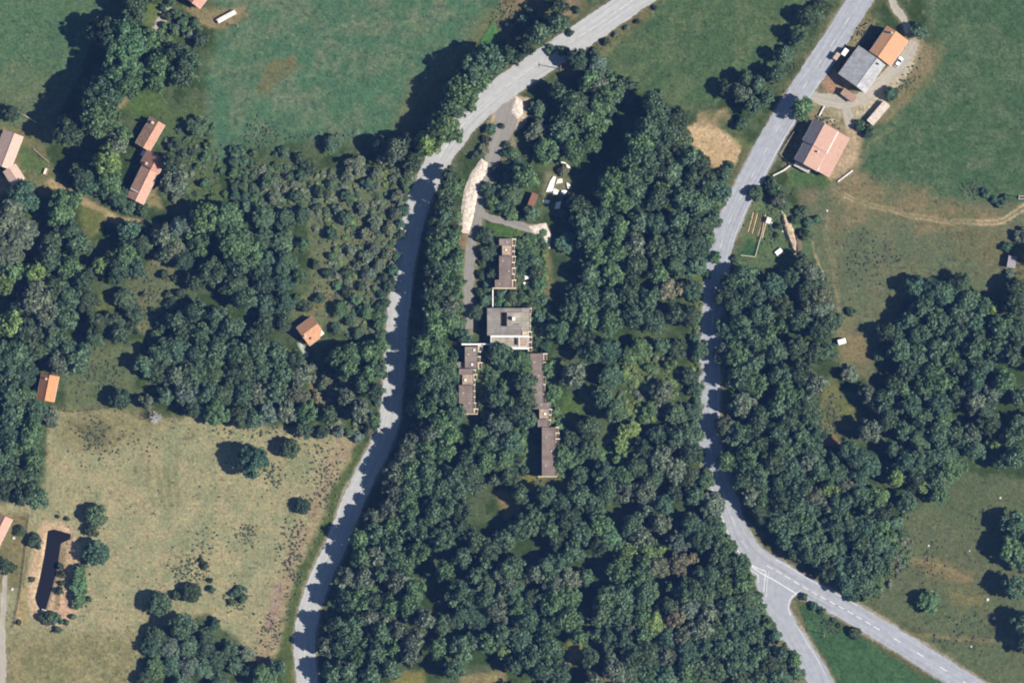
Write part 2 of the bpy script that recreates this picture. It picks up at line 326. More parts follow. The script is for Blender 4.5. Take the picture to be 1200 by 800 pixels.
# road shoulders: pale dust beside the tarmac
for r in (LEFT_ROAD, RIGHT_ROAD, BRANCH_ROAD): line(r, 14.6, (166,158,142), soft=1.5, alpha=.75, warp=.5)
for r, w in ((DRIVE, 9), (YARD_DRIVE, 9.5), (LANE, 7), (HOUSE_LANE, 6)): line(r, w, (160,148,124), soft=3, alpha=.6)
area([(1040,100),(1062,60),(1075,48),(1075,60),(1060,90),(1030,115)], (196,184,162), soft=3)
area([(1005,118),(1035,100),(1050,85),(1055,92),(1030,118),(1012,124)], (196,182,158), soft=3)
for q in ([(262,60),(400,10),(560,-20)],[(300,150),(420,90),(540,30)],[(330,160),(450,110),(500,70)]): line(smooth(q), 1.2, (104,122,94), soft=1.5, alpha=.35, warp=.5)
for q in ([(720,95),(820,40),(920,-10)],[(770,115),(860,75),(940,10)],[(1080,100),(1100,180),(1110,225)],[(1120,-10),(1150,90),(1195,150)],[(1040,160),(1080,150),(1200,155)],[(20,20),(60,60),(60,140)]): line(smooth(q), 1.3, (106,120,96), soft=1.5, alpha=.32, warp=.6)
STK = 1 + .22*(fbm((FX*.82+FY*.57)/4.5, (FX*.57-FY*.82)/48, 51, 3)-.5) + .12*(fbm((FX*.3+FY*.95)/3, (FX*.95-FY*.3)/60, 57, 2)-.5); ALB *= STK[:, None]
# tuft-to-tuft variation in the sward (kept with the plants, not the light)
ALB *= (1 + 0.50*(NF-0.5) + 0.35*(fbm(FX/2.4, FY/2.4, 41, 2)-0.5) + 0.22*(RNG.random(len(FX))-0.5))[:, None]
spk = st(.84, .92, vnoise(FX/1.7, FY/1.7, 31))*st(.42,.6,NM); ALB = ALB*(1-0.28*spk[:,None]) + np.array([.16,.17,.13])*0.28*spk[:,None]
spd = st(.83, .88, vnoise(FX/3.0, FY/3.0, 37)); ALB *= (1-0.35*spd)[:, None]
ALB = np.clip(ALB, .004, .8)
GZ = np.zeros(len(FX)); bb = (np.abs(FX-62) < 60) & (np.abs(FY-668) < 90)
GZ[bb] = -0.9*st(-3, 5, sdf(POND, FX[bb], FY[bb]))
nx, ny = len(gx), len(gy)
me = bpy.data.meshes.new('ground'); me.vertices.add(nx*ny)
me.vertices.foreach_set('co', np.stack([(FX-600)*S, (400-FY)*S, GZ], 1).astype(np.float32).ravel())
i = (np.arange(ny-1)[:, None]*nx + np.arange(nx-1)[None, :]).ravel(); F = np.stack([i, i+nx, i+nx+1, i+1], 1)
def fill_quads(me, F):
    n = len(F); me.loops.add(n*4); me.polygons.add(n)
    me.loops.foreach_set('vertex_index', F.astype(np.int32).ravel()); me.polygons.foreach_set('loop_start', np.arange(0, n*4, 4, dtype=np.int32))
    me.update(calc_edges=True); me.validate()
fill_quads(me, F)
ca = me.color_attributes.new('soil', 'FLOAT_COLOR', 'POINT'); ca.data.foreach_set('color', np.concatenate([ALB, np.ones((len(FX),1))], 1).astype(np.float32).ravel())
gm = bpy.data.materials.new('ground'); gm.use_nodes = True; N = gm.node_tree.nodes; L = gm.node_tree.links; b = N['Principled BSDF']
b.inputs['Roughness'].default_value = 0.95; b.inputs['Specular IOR Level'].default_value = 0.1
at = N.new('ShaderNodeVertexColor'); at.layer_name = 'soil'; tc = N.new('ShaderNodeTexCoord')
n1 = N.new('ShaderNodeTexNoise'); n1.inputs['Scale'].default_value = 1.1; n1.inputs['Detail'].default_value = 5; n1.inputs['Roughness'].default_value = 0.7
L.new(tc.outputs['Object'], n1.inputs['Vector'])
mr = N.new('ShaderNodeMapRange'); mr.inputs[1].default_value = .3; mr.inputs[2].default_value = .7; mr.inputs[3].default_value = .62; mr.inputs[4].default_value = 1.38; L.new(n1.outputs['Fac'], mr.inputs[0])
mu = N.new('ShaderNodeVectorMath'); mu.operation = 'SCALE'; L.new(at.outputs['Color'], mu.inputs[0]); L.new(mr.outputs[0], mu.inputs['Scale']); L.new(mu.outputs[0], b.inputs['Base Color'])
bp = N.new('ShaderNodeBump'); bp.inputs['Strength'].default_value = .35; bp.inputs['Distance'].default_value = .25
L.new(n1.outputs['Fac'], bp.inputs['Height']); L.new(bp.outputs['Normal'], b.inputs['Normal'])
me.materials.append(gm); g = bpy.data.objects.new('ground', me); col.objects.link(g); tag(g, kind='structure')

# ------------------------------------------------------------------ tarmac, paint, gravel, water
def road_mat(name, rgb, patch=0.18):
    m = bpy.data.materials.new(name); m.use_nodes = True; N = m.node_tree.nodes; L = m.node_tree.links; b = N['Principled BSDF']
    b.inputs['Roughness'].default_value = .9; b.inputs['Specular IOR Level'].default_value = .2
    uv = N.new('ShaderNodeUVMap'); mp = N.new('ShaderNodeMapping'); mp.inputs['Scale'].default_value = (1.3, .03, 1); L.new(uv.outputs[0], mp.inputs[0])
    n1 = N.new('ShaderNodeTexNoise'); n1.inputs['Scale'].default_value = 1; n1.inputs['Detail'].default_value = 4; L.new(mp.outputs[0], n1.inputs['Vector'])
    tc = N.new('ShaderNodeTexCoord'); n2 = N.new('ShaderNodeTexNoise'); n2.inputs['Scale'].default_value = .5; n2.inputs['Detail'].default_value = 7; n2.inputs['Roughness'].default_value = .7
    L.new(tc.outputs['Object'], n2.inputs['Vector'])
    ad = N.new('ShaderNodeMath'); L.new(n1.outputs['Fac'], ad.inputs[0]); L.new(n2.outputs['Fac'], ad.inputs[1])
    mr = N.new('ShaderNodeMapRange'); mr.inputs[1].default_value = .7; mr.inputs[2].default_value = 1.3; mr.inputs[3].default_value = 1-patch; mr.inputs[4].default_value = 1+patch; L.new(ad.outputs[0], mr.inputs[0])
    c = N.new('ShaderNodeRGB'); c.outputs[0].default_value = (*rgb, 1); mu = N.new('ShaderNodeVectorMath'); mu.operation = 'SCALE'
    L.new(c.outputs[0], mu.inputs[0]); L.new(mr.outputs[0], mu.inputs['Scale']); L.new(mu.outputs[0], b.inputs['Base Color'])
    bp = N.new('ShaderNodeBump'); bp.inputs['Strength'].default_value = .2; bp.inputs['Distance'].default_value = .02; L.new(n2.outputs['Fac'], bp.inputs['Height']); L.new(bp.outputs['Normal'], b.inputs['Normal'])
    return m
def strip(name, pts, m, z, ragged=.35, wscale=1.0, across=7):
    p = np.array([(*P(a, b_), w*S*wscale) for a, b_, w in pts]); t = np.gradient(p[:, :2], axis=0); t /= np.linalg.norm(t, axis=1)[:, None]; n = np.stack([-t[:,1], t[:,0]], 1)
    s = np.concatenate([[0], np.cumsum(np.linalg.norm(np.diff(p[:, :2], axis=0), axis=1))])
    k = np.linspace(0, s[-1], max(8, int(s[-1]/.8))); q = np.stack([np.interp(k, s, p[:,j]) for j in range(3)] + [np.interp(k, s, n[:,j]) for j in range(2)], 1)
    verts, uvs = [], []
    for i_, (x, y, w, ax, ay) in enumerate(q):
        for j in range(across):
            f = j/(across-1)-.5; o = f*w
            if j in (0, across-1): o += ragged*(random.random()-.5)*1.1 + ragged*1.6*(float(vnoise(np.array([k[i_]/3.]), np.array([j*7.3]), 3)[0])-.5)
            verts.append((x+ax*o, y+ay*o, z)); uvs.append((o, k[i_]))
    faces = [(i_*across+j, i_*across+j+1, (i_+1)*across+j+1, (i_+1)*across+j) for i_ in range(len(q)-1) for j in range(across-1)]
    me = bpy.data.meshes.new(name); me.from_pydata(verts, [], [f[::-1] for f in faces]); uvl = me.uv_layers.new(name='UVMap')
    idx = np.zeros(len(me.loops), np.int32); me.loops.foreach_get('vertex_index', idx); uvl.data.foreach_set('uv', np.array(uvs, np.float32)[idx].ravel())
    me.materials.append(m); o = bpy.data.objects.new(name, me); col.objects.link(o); return tag(o, kind='structure')
R1 = road_mat('worn_tarmac', A(192,193,194)); R2 = road_mat('grey_tarmac', A(174,178,187), .24); R3 = road_mat('drive_tarmac', A(154,150,146), .2); R4 = road_mat('gravel_lane', A(184,177,166), .2)
strip('road', LEFT_ROAD, R1, .030); strip('road', RIGHT_ROAD, R2, .034); strip('road', BRANCH_ROAD, R2, .026)
strip('driveway', DRIVE, R3, .020); strip('path', FORK, R3, .024); strip('driveway', YARD_DRIVE, R4, .020); strip('driveway', YARD_SPUR, R4, .016)
strip('lane', LANE, R4, .020); strip('lane', HOUSE_LANE, R4, .020); strip('lane', EDGE_LANE, R4, .020)
jm = MB(); jm.add([(*P(*q), .042) for q in JUNCTION], [tuple(range(len(JUNCTION)))[::-1]])
j = jm.build('road', R2); tag(j, kind='structure')
# paint: dashes and edge lines lie on the tarmac
PAINT = mat('road_paint', (.46,.46,.45), var=.3, scale=2.5, rough=.7)
mk = MB()
def arc_points(pts):
    p = np.array([P(q[0], q[1]) for q in pts]); s = np.concatenate([[0], np.cumsum(np.linalg.norm(np.diff(p, axis=0), axis=1))]); return p, s
def dash(pts, a, b_, w=.2, off=0.0, z=.05):
    p, s = arc_points(pts); k = np.arange(a, b_+.01, min(1.5, max(.4, (b_-a)/3))); x = np.interp(k, s, p[:,0]); y = np.interp(k, s, p[:,1])
    tx = np.gradient(x); ty = np.gradient(y); l = np.hypot(tx, ty); n_x = -ty/l; n_y = tx/l; vs = []
    for i_ in range(len(k)): vs += [(x[i_]+n_x[i_]*(off-w/2), y[i_]+n_y[i_]*(off-w/2), z), (x[i_]+n_x[i_]*(off+w/2), y[i_]+n_y[i_]*(off+w/2), z)]
    mk.add(vs, [(2*i_, 2*i_+2, 2*i_+3, 2*i_+1) for i_ in range(len(k)-1)])
def s_of(pts, px, py):
    p, s = arc_points(pts); q = np.array(P(px, py)); return s[np.argmin(((p-q)**2).sum(1))]
def fade(): return random.uniform(.09, .17)
a0, a1 = s_of(LEFT_ROAD, 760, -10), s_of(LEFT_ROAD, 520, 178)
for k in np.arange(a0, a1, 4.4): dash(LEFT_ROAD, k, k+3, fade(), -.2)
for k in np.arange(a1, s_of(LEFT_ROAD, 365, 800), 13): dash(LEFT_ROAD, k, k+3, fade()*.8)
for k in np.arange(s_of(RIGHT_ROAD, 1010,-5), s_of(RIGHT_ROAD, 880,640), 9): dash(RIGHT_ROAD, k, k+3, fade())
for k in np.arange(s_of(RIGHT_ROAD, 900,660), s_of(RIGHT_ROAD, 1030,737), 3.6): dash(RIGHT_ROAD, k, k+2.3, .24, -.1)
for k in np.arange(s_of(RIGHT_ROAD, 1048,748), s_of(RIGHT_ROAD, 1180,830), 9.6): dash(RIGHT_ROAD, k, k+2.8, .24)
dash(RIGHT_ROAD, s_of(RIGHT_ROAD, 884,650), s_of(RIGHT_ROAD, 945,692), .3, -3.35)
dash(RIGHT_ROAD, s_of(RIGHT_ROAD, 845,570), s_of(RIGHT_ROAD, 880,648), .22, -3.3)
dash(RIGHT_ROAD, s_of(RIGHT_ROAD, 905,664), s_of(RIGHT_ROAD, 1000,718), .14, 3.3)
dash(RIGHT_ROAD, s_of(RIGHT_ROAD, 950,90), s_of(RIGHT_ROAD, 846,284), .12, 3.6)
for pts, w in (([(938,692),(930,697),(925,704),(924,713),(928,724)], .24), ([(898,668),(896,680),(895,694)], .22), ([(901,669),(899,682),(898,700)], .14), ([(880,661),(889,666),(899,669)], .26), ([(879,668),(886,671),(889,676),(888,684)], .16), ([(934,732),(945,752),(958,772),(968,792)], .12)):
    q = smooth(pts, 6); p_, s_ = arc_points(q); dash(q, 0, s_[-1], w, 0, .056)
tag(mk.build('road_marking', PAINT), kind='structure')
# pond
wm = bpy.data.materials.new('pond_water'); wm.use_nodes = True; b = wm.node_tree.nodes['Principled BSDF']
b.inputs['Base Color'].default_value = (.008,.008,.010,1); b.inputs['Specular IOR Level'].default_value = .25; b.inputs['Roughness'].default_value = .08; b.inputs['IOR'].default_value = 1.33
nz = wm.node_tree.nodes.new('ShaderNodeTexNoise'); nz.inputs['Scale'].default_value = 3; bq = wm.node_tree.nodes.new('ShaderNodeBump'); bq.inputs['Strength'].default_value = .05
wm.node_tree.links.new(nz.outputs['Fac'], bq.inputs['Height']); wm.node_tree.links.new(bq.outputs['Normal'], b.inputs['Normal'])
w = MB(); w.add([(*P(62+(x-62)*1.12, 668+(y-668)*1.04), -.42) for x, y in POND], [tuple(range(len(POND)))[::-1]])
tag(w.build('pond_water', wm), kind='structure')
# heap of white gravel tipped along the drive
def heap(name, poly, m, hmax, step=1.0, seed=0, edge=4.0, rough=.5):
    p = np.array(poly); xs = np.arange(p[:,0].min()-1, p[:,0].max()+1, step); ys = np.arange(p[:,1].min()-1, p[:,1].max()+1, step)
    X, Y = np.meshgrid(xs, ys); x = X.ravel()+RNG.uniform(-.3,.3,X.size)*step; y = Y.ravel()+RNG.uniform(-.3,.3,X.size)*step
    d_ = sdf(poly, x+2*(fbm(x/4,y/4,seed)-.5), y+2*(fbm(x/4,y/4,seed+4)-.5))
    z = hmax*st(-1, edge, d_)*(1-rough+rough*2*fbm(x/3.2, y/3.2, seed+9, 3)) - .06
    co = np.stack([(x-600)*S, (400-y)*S, z], 1); n_x, n_y = len(xs), len(ys)
    i_ = (np.arange(n_y-1)[:,None]*n_x+np.arange(n_x-1)[None,:]).ravel(); f = np.stack([i_, i_+n_x, i_+n_x+1, i_+1], 1); f = f[(d_[f] > -1.2).all(1)]
    u, inv = np.unique(f, return_inverse=True); me = bpy.data.meshes.new(name); me.vertices.add(len(u)); me.vertices.foreach_set('co', co[u].astype(np.float32).ravel())
    fill_quads(me, inv.reshape(-1,4)); me.materials.append(m); me.polygons.foreach_set('use_smooth', [True]*len(me.polygons))
    o = bpy.data.objects.new(name, me); col.objects.link(o); return o
WHITE_GRAVEL = mat('white_gravel', A(222,206,190), var=.25, scale=1.6, bump=.6, second=A(236,224,210))
tag(heap('gravel', [(564,185),(572,190),(572,201),(564,213),(559,235),(554,260),(550,274),(537,273),(540,252),(542,230),(546,215),(554,199)], WHITE_GRAVEL, .5, .8, 3, 5), 'long bank of tipped white gravel beside the holiday site drive', 'gravel', kind='stuff')
tag(heap('gravel', [(604,112),(612,118),(613,133),(606,140),(597,130)], WHITE_GRAVEL, .4, .8, 5, 3), 'small spill of pale gravel where the drive leaves the road', 'gravel', kind='stuff')

# the air between the survey plane and the ground: thin even blue haze
hz = bpy.data.materials.new('haze'); hz.use_nodes = True; N = hz.node_tree.nodes; N.remove(N['Principled BSDF'])
pv = N.new('ShaderNodeVolumePrincipled'); pv.inputs['Color'].default_value = (.18,.37,1.0,1); pv.inputs['Density'].default_value = 2.5e-5; pv.inputs['Anisotropy'].default_value = 0
hz.node_tree.links.new(pv.outputs[0], N['Material Output'].inputs['Volume'])
m = MB(); m.box(-3300, 3300, -3300, 3300, -2.2, ALT+8); tag(m.build('haze', hz), kind='stuff')

tag(heap('gravel', [(618,265),(640,261),(646,272),(644,292),(637,286),(628,278)], WHITE_GRAVEL, .35, .8, 7, 4), 'pale gravel spread at the end of the short side path', 'gravel', kind='stuff')

# ------------------------------------------------------------------ buildings
WALL = mat('lime_render', (.52,.49,.44), var=.12, scale=.8, bump=.15)
WHITE = mat('white_render', (.62,.59,.54), var=.14, scale=.9, bump=.1)
STONE = mat('field_stone', (.30,.27,.23), var=.3, scale=2.2, bump=.6)
GLASS = bpy.data.materials.new('window_glass'); GLASS.use_nodes = True
b = GLASS.node_tree.nodes['Principled BSDF']; b.inputs['Base Color'].default_value = (.02,.025,.03,1); b.inputs['Roughness'].default_value = .06
WOOD = mat('weathered_wood', (.24,.17,.11), var=.3, scale=3, bump=.3)
PALEWOOD = mat('pale_wood', (.50,.42,.32), var=.25, scale=3, bump=.3)
BRICK = mat('chimney_brick', (.34,.20,.14), var=.3, scale=5, bump=.4)
DARK = mat('dark_metal', (.03,.03,.033), var=.3, scale=4, rough=.5)
RUBBER = mat('rubber', (.02,.02,.02), var=.3, scale=8)
CONC = mat('concrete', (.48,.45,.40), var=.25, scale=1.2, bump=.3)
def felt_mat(name, rgb, seam=1.05, stain=.3):
    m = mat(name, rgb, var=.12, scale=.7, bump=.1); N = m.node_tree.nodes; L = m.node_tree.links; b = N['Principled BSDF']; src = b.inputs['Base Color'].links[0].from_socket
    tc = N.new('ShaderNodeTexCoord'); br = N.new('ShaderNodeTexBrick'); br.inputs['Scale'].default_value = 1; br.inputs['Brick Width'].default_value = 6; br.inputs['Row Height'].default_value = seam; br.inputs['Mortar Size'].default_value = .05
    br.inputs['Color1'].default_value = (1,1,1,1); br.inputs['Color2'].default_value = (.88,.88,.88,1); br.inputs['Mortar'].default_value = (.7,.7,.7,1); L.new(tc.outputs['Object'], br.inputs['Vector'])
    n = N.new('ShaderNodeTexNoise'); n.inputs['Scale'].default_value = .28; n.inputs['Detail'].default_value = 8; n.inputs['Roughness'].default_value = .7; L.new(tc.outputs['Object'], n.inputs['Vector'])
    r = N.new('ShaderNodeMapRange'); r.inputs[1].default_value = .42; r.inputs[2].default_value = .62; r.inputs[3].default_value = 1-stain; r.inputs[4].default_value = 1.06; L.new(n.outputs['Fac'], r.inputs[0])
    m1 = N.new('ShaderNodeMixRGB'); m1.blend_type = 'MULTIPLY'; m1.inputs[0].default_value = 1; L.new(src, m1.inputs[1]); L.new(br.outputs['Color'], m1.inputs[2])
    s = N.new('ShaderNodeVectorMath'); s.operation = 'SCALE'; L.new(m1.outputs[0], s.inputs[0]); L.new(r.outputs[0], s.inputs['Scale']); L.new(s.outputs[0], b.inputs['Base Color']); return m
class Fr:
    """a frame in plan: s along, t across to the left, local to a thing at root (rx, ry)"""
    def __init__(s, a, b_, root):
        ax, ay = P(*a); bx, by = P(*b_); s.o = (ax-root[0], ay-root[1]); L = math.hypot(bx-ax, by-ay); s.L = L
        s.u = ((bx-ax)/L, (by-ay)/L); s.n = (-s.u[1], s.u[0]); s.ang = math.atan2(s.u[1], s.u[0])
    def pt(s, a, t, z): return (s.o[0]+s.u[0]*a+s.n[0]*t, s.o[1]+s.u[1]*a+s.n[1]*t, z)
    def box(s, m, s0, s1, t0, t1, z0, z1):
        m.add([s.pt(s0,t0,z0),s.pt(s1,t0,z0),s.pt(s1,t1,z0),s.pt(s0,t1,z0),s.pt(s0,t0,z1),s.pt(s1,t0,z1),s.pt(s1,t1,z1),s.pt(s0,t1,z1)],
              [(3,2,1,0),(4,5,6,7),(0,1,5,4),(1,2,6,5),(2,3,7,6),(3,0,4,7)])
    def section(s, m, prof, s0, s1):
        """extrude a (t, z) outline, counter-clockwise seen from the s1 end"""
        n = len(prof); m.add([s.pt(s0,t,z) for t,z in prof]+[s.pt(s1,t,z) for t,z in prof],
            [tuple(range(n)), tuple(range(2*n-1,n-1,-1))]+[(n+i,n+(i+1)%n,(i+1)%n,i) for i in range(n)])
def opening(fr, parent, s, side, t, z0, w, h, kind='window'):
    sg = 1 if side > 0 else -1; t0, t1 = sorted((t-sg*.02, t+sg*.05))
    if kind == 'window':
        m = MB()
        for a, c, e, f in ((s-w/2,s-w/2+.09,z0,z0+h),(s+w/2-.09,s+w/2,z0,z0+h),(s-w/2+.09,s+w/2-.09,z0,z0+.09),(s-w/2+.09,s+w/2-.09,z0+h-.09,z0+h),(s-.03,s+.03,z0+.09,z0+h-.09)): fr.box(m, a, c, t0, t1, e, f)
        o = m.build('window', WHITE, parent); p = MB(); u0, u1 = sorted((t+sg*.006, t+sg*.022)); fr.box(p, s-w/2+.09, s+w/2-.09, u0, u1, z0+.09, z0+h-.09); p.build('pane', GLASS, o)
        q = MB(); v0, v1 = sorted((t+sg*.003, t+sg*.14)); fr.box(q, s-w/2-.08, s+w/2+.08, v0, v1, z0-.09, z0-.004); q.build('sill', CONC, o)
    else:
        m = MB(); fr.box(m, s-w/2, s+w/2, t0, t1, z0, z0+h); o = m.build('door', WOOD, parent)
        k = MB(); v0, v1 = sorted((t+sg*.05, t+sg*.11)); fr.box(k, s+w/2-.16, s+w/2-.06, v0, v1, z0+1, z0+1.05); k.build('handle', DARK, o)
def chimney(fr, parent, s, t, z0, z1, w=.55):
    m = MB(); fr.box(m, s-w/2, s+w/2, t-w/2, t+w/2, z0, z1); c = m.build('chimney', BRICK, parent)
    q = MB(); fr.box(q, s-w/2-.07, s+w/2+.07, t-w/2-.07, t+w/2+.07, z1+.003, z1+.12); q.build('chimney_cap', CONC, c)
    k = MB(); x, y, _ = fr.pt(s, t, 0); k.tube((x,y,z1+.12), (x,y,z1+.38), .14, .11, 10); k.build('chimney_pot', BRICK, c)
def gable(root, rp, a, b_, hl, hr, zr, zl, zrr, wallm, roofm, roofm_l=None, nw=3, ridge=None, door=True, th=.16, ins=.35, hip=0.0, n_r=None, base=0.0):
    fr = Fr(a, b_, rp); L = fr.L; hl *= S; hr *= S; kl = (zr-zl)/hl; kr = (zr-zrr)/hr; g = .025
    tl, tr = hl-ins, hr-ins; el = zr-kl*tl-th-g; er = zr-kr*tr-th-g; top = zr-th-g
    m = MB(); fr.section(m, [(-tr,base-.1),(-tr,er),(0,top),(tl,el),(tl,base-.1)], ins, L-ins); m.build('wall', wallm, root)
    def slope(name, t, z, mt):
        q = MB(); sg = 1 if t > 0 else -1; h = hip*S if sg < 0 else 0
        prof = [(0,zr),(t,z),(t,z-th),(0,zr-th)]
        fr_pts = [fr.pt(h*.0, 0, zr), fr.pt(0, t, z), fr.pt(L-h, t, z), fr.pt(L, 0, zr)]
        if h: fr_pts = [fr.pt(0,0,zr), fr.pt(0,t,z), fr.pt(L-h,t,z), fr.pt(L,t*.55,zr+(z-zr)*.55), fr.pt(L,0,zr)]
        n = len(fr_pts); vs = fr_pts + [(x,y,zz-th) for x,y,zz in fr_pts]
        up = tuple(range(n)) if sg > 0 else tuple(range(n-1,-1,-1))
        # the outline runs ridge, eave, eave, ridge: orient upward
        q.add(vs, [up[::-1] if sg > 0 else up[::-1], tuple(i+n for i in up)] + [(i,(i+1)%n,n+(i+1)%n,n+i) for i in range(n)])
        o = q.build(name, mt, root)
        bm_ = bmesh.new(); bm_.from_mesh(o.data); bmesh.ops.recalc_face_normals(bm_, faces=bm_.faces); bm_.to_mesh(o.data); bm_.free()
        return o
    slope('roof', hl, zl, roofm_l or roofm); slope('roof', -hr, zrr, roofm)
    rc = MB(); fr.section(rc, [(-.22,zr-kr*.22+.015),(-.22,zr-kr*.22+.06),(0,zr+.11),(.22,zr-kl*.22+.06),(.22,zr-kl*.22+.015),(0,zr+.012)], 0, L); rc.build('ridge_cap', ridge or roofm, root)
    # gutters along the eaves
    for t, z in ((hl, zl), (-hr, zrr)):
        q = MB(); sg = 1 if t > 0 else -1; x0, x1 = sorted((t+sg*.01, t+sg*.12)); fr.box(q, 0, L-(hip*S if sg < 0 else 0), x0, x1, z-th-.02, z-th+.07); q.build('gutter', CONC, root)
    for k in range(nw):
        s = ins+(k+.5)*(L-2*ins)/nw
        if el-base > 2.0:
            opening(fr, root, s, 1, tl, base+.9, .95, min(1.15, el-base-1.1))
        if er-base > 2.0:
            if door and k == nw//2: opening(fr, root, s, -1, -tr, base+.02, 1.0, min(2.05, er-base-.15), 'door')
            else: opening(fr, root, s, -1, -tr, base+.9, .95, min(1.15, er-base-1.1))
    return fr
def house(name, centre, label, cat): 
    x, y = P(*centre); return empty(name, (x, y, 0), label, cat), (x, y)
def ang(a, b_):
    ax, ay = P(*a); bx, by = P(*b_); return math.atan2(by-ay, bx-ax)
ORANGE = A(226,170,134)
# 1 cabin by the long road
r, rp = house('cabin', (363,388), 'small orange-roofed cabin with one cut corner, alone among trees beside the long road', 'house')
t1 = tile_mat('orange_tile', ORANGE, ang((373,379),(354,393)), patch=.25)
fr = gable(r, rp, (373,379), (354,393), -(-11.5), 14, 5.6, 3.1, 2.6, WALL, t1, nw=2, hip=9) if False else gable(r, rp, (354,393), (373,379), 11, 15, 5.8, 3.4, 2.7, WALL, t1, nw=2, hip=8)
chimney(fr, r, .9, -1.0, 4.9, 6.5, .5)
m = MB(); fr.box(m, 1.5, 2.3, -2.9, -2.2, 3.85, 4.35); m.build('skylight', GLASS, r)
# 2 narrow orange house
r, rp = house('house', (57,453), 'narrow orange gabled house at the edge of the western wood', 'house')
fr = gable(r, rp, (54,469), (60,439), 10.5, 10.5, 5.8, 3.3, 3.3, WALL, tile_mat('bright_tile', A(230,160,118), ang((54,469),(60,439)), patch=.18), nw=3)
chimney(fr, r, 7.6, .9, 5.0, 6.4, .5)
# 3 the patched barn and the long farmhouse
r, rp = house('barn', (176,157), 'old barn with a patched brown and pale pink tile roof, above the long farmhouse', 'barn')
fr = gable(r, rp, (169,174), (187,143), 11.5, 8.5, 5.6, 3.4, 3.9, STONE, tile_mat('pale_tile', A(214,166,144), ang((169,174),(187,143)), patch=.2), tile_mat('lichen_tile', A(200,164,142), ang((169,174),(187,143)), .35, .8, A(112,98,78)), nw=3)
chimney(fr, r, 9.3, 1.5, 4.8, 6.3, .7)
r, rp = house('farmhouse', (170,212), 'long pink-roofed farmhouse in two joined lengths between the dark trees', 'house')
t3 = tile_mat('pink_tile', A(222,176,156), ang((160,235),(178,199)), patch=.25)
fr = gable(r, rp, (160,236), (178,199), 11.5, 10, 6.6, 4.4, 4.6, WALL, t3, nw=4)
fr2 = gable(r, rp, (178.3,199), (187,183), 15, 10.5, 7.2, 4.2, 5.0, WALL, tile_mat('red_tile', A(206,154,136), ang((178,199),(187,183)), patch=.3), nw=2, door=False)
m = MB(); fr.box(m, 3.0, 3.35, .25, 3.3, 5.0, 6.85); m.build('party_wall', STONE, r)
m = MB(); fr2.box(m, 2.6, 4.6, 4.7, 6.0, 0, 2.6); m.build('porch', WHITE, r)
chimney(fr2, r, 1.0, 2.2, 6.0, 7.9, .6)
# 4 house at the top edge
r, rp = house('house', (232,-6), 'pink-roofed house cut by the upper edge, beside a pale yard', 'house')
fr = gable(r, rp, (226,5), (246,-21), 10, 11, 6.2, 4.0, 3.8, WALL, tile_mat('rose_tile', A(220,168,152), ang((226,5),(246,-21))), nw=3)
# 5 grey-roofed farmhouse and its orange neighbour
r, rp = house('farmhouse', (1008,85), 'large farmhouse with a smooth grey roof sheet beside the right road', 'house')
gs = felt_mat('fibre_cement', A(200,201,205), 1.4, .22)
fr = gable(r, rp, (1002,102.5), (1026,69.5), 25.5, 12.5, 7.4, 4.6, 5.2, WHITE, gs, nw=4)
chimney(fr, r, 11.0, -1.9, 6.2, 7.9, .45)
m = MB(); f2 = Fr((989,103.5), (1004,114.5), rp); f2.section(m, [(0,-.1),(0,2.5),(-2.1,2.0),(-2.1,-.1)][::-1], .3, f2.L-.3); m.build('wall', WALL, r)
m = MB(); f2.section(m, [(.0,2.65),(-2.5,2.1),(-2.5,2.25),(0,2.8)], 0, f2.L); o = m.build('roof', tile_mat('annex_tile', A(196,162,146), f2.ang), r); tag(o, 'small red lean-to roof at the gable end')
m = MB(); f3 = Fr((989.5,67), (995,59.5), rp); f3.box(m, 0, 2.6, 0, 1.7, 0, 2.7); m.build('porch', WHITE, r)
r, rp = house('house', (1042,54), 'bright orange-roofed house joined to the grey-roofed farmhouse', 'house')
fr = gable(r, rp, (1027.2,68), (1048,38), 11.5, 19, 7.2, 5.4, 4.2, WALL, tile_mat('new_orange_tile', A(226,172,136), ang((1027,68),(1048,38)), .12, .12), nw=4)
chimney(fr, r, 9.6, .8, 6.2, 7.8, .5)
# 6 barn with the slate slope
r, rp = house('barn', (960,172), 'wide barn with a dark slate slope to the road and pink tiles behind', 'barn')
sl = mat('slate', (.14,.13,.14), var=.25, scale=1.6, bump=.3, rough=.55)
pt = tile_mat('barn_tile', A(214,174,158), ang((940,193),(965,146)), .12, .25, A(190,150,132))
fr = gable(r, rp, (940,193), (951.5,171.5), 11.5, 18, 7.0, 4.7, 5.6, WALL, pt, sl, nw=2)
fr2 = gable(r, rp, (951.5,171.5), (965,146), 13.5, 18, 7.5, 4.9, 5.9, WALL, pt, sl, nw=2, door=False)
f4 = Fr((940,193), (965,146), rp); m = MB(); f4.section(m, [(-10.0,-.1),(-10.0,3.6),(-5.35,4.9),(-5.35,-.1)], 0.6, f4.L-.4); m.build('wall', WALL, r)
m = MB(); f4.section(m, [(-10.4,3.75),(-5.42,5.15),(-5.42,5.3),(-10.4,3.9)], .2, f4.L-.1); m.build('roof', pt, r)
for a, c, e in ((.2, 1.6, 5.33), (7.2, 15.8, 5.33)):
    m = MB(); f4.box(m, a, c, -5.7, -5.42, 5.28, 5.75); m.build('flashing', WHITE, r)
m = MB(); f4.box(m, -1.8, -.05, -3.4, 2.6, 0, 2.4); m.build('porch', STONE, r)
chimney(fr, r, 6.2, -2.6, 6.0, 7.6, .5)
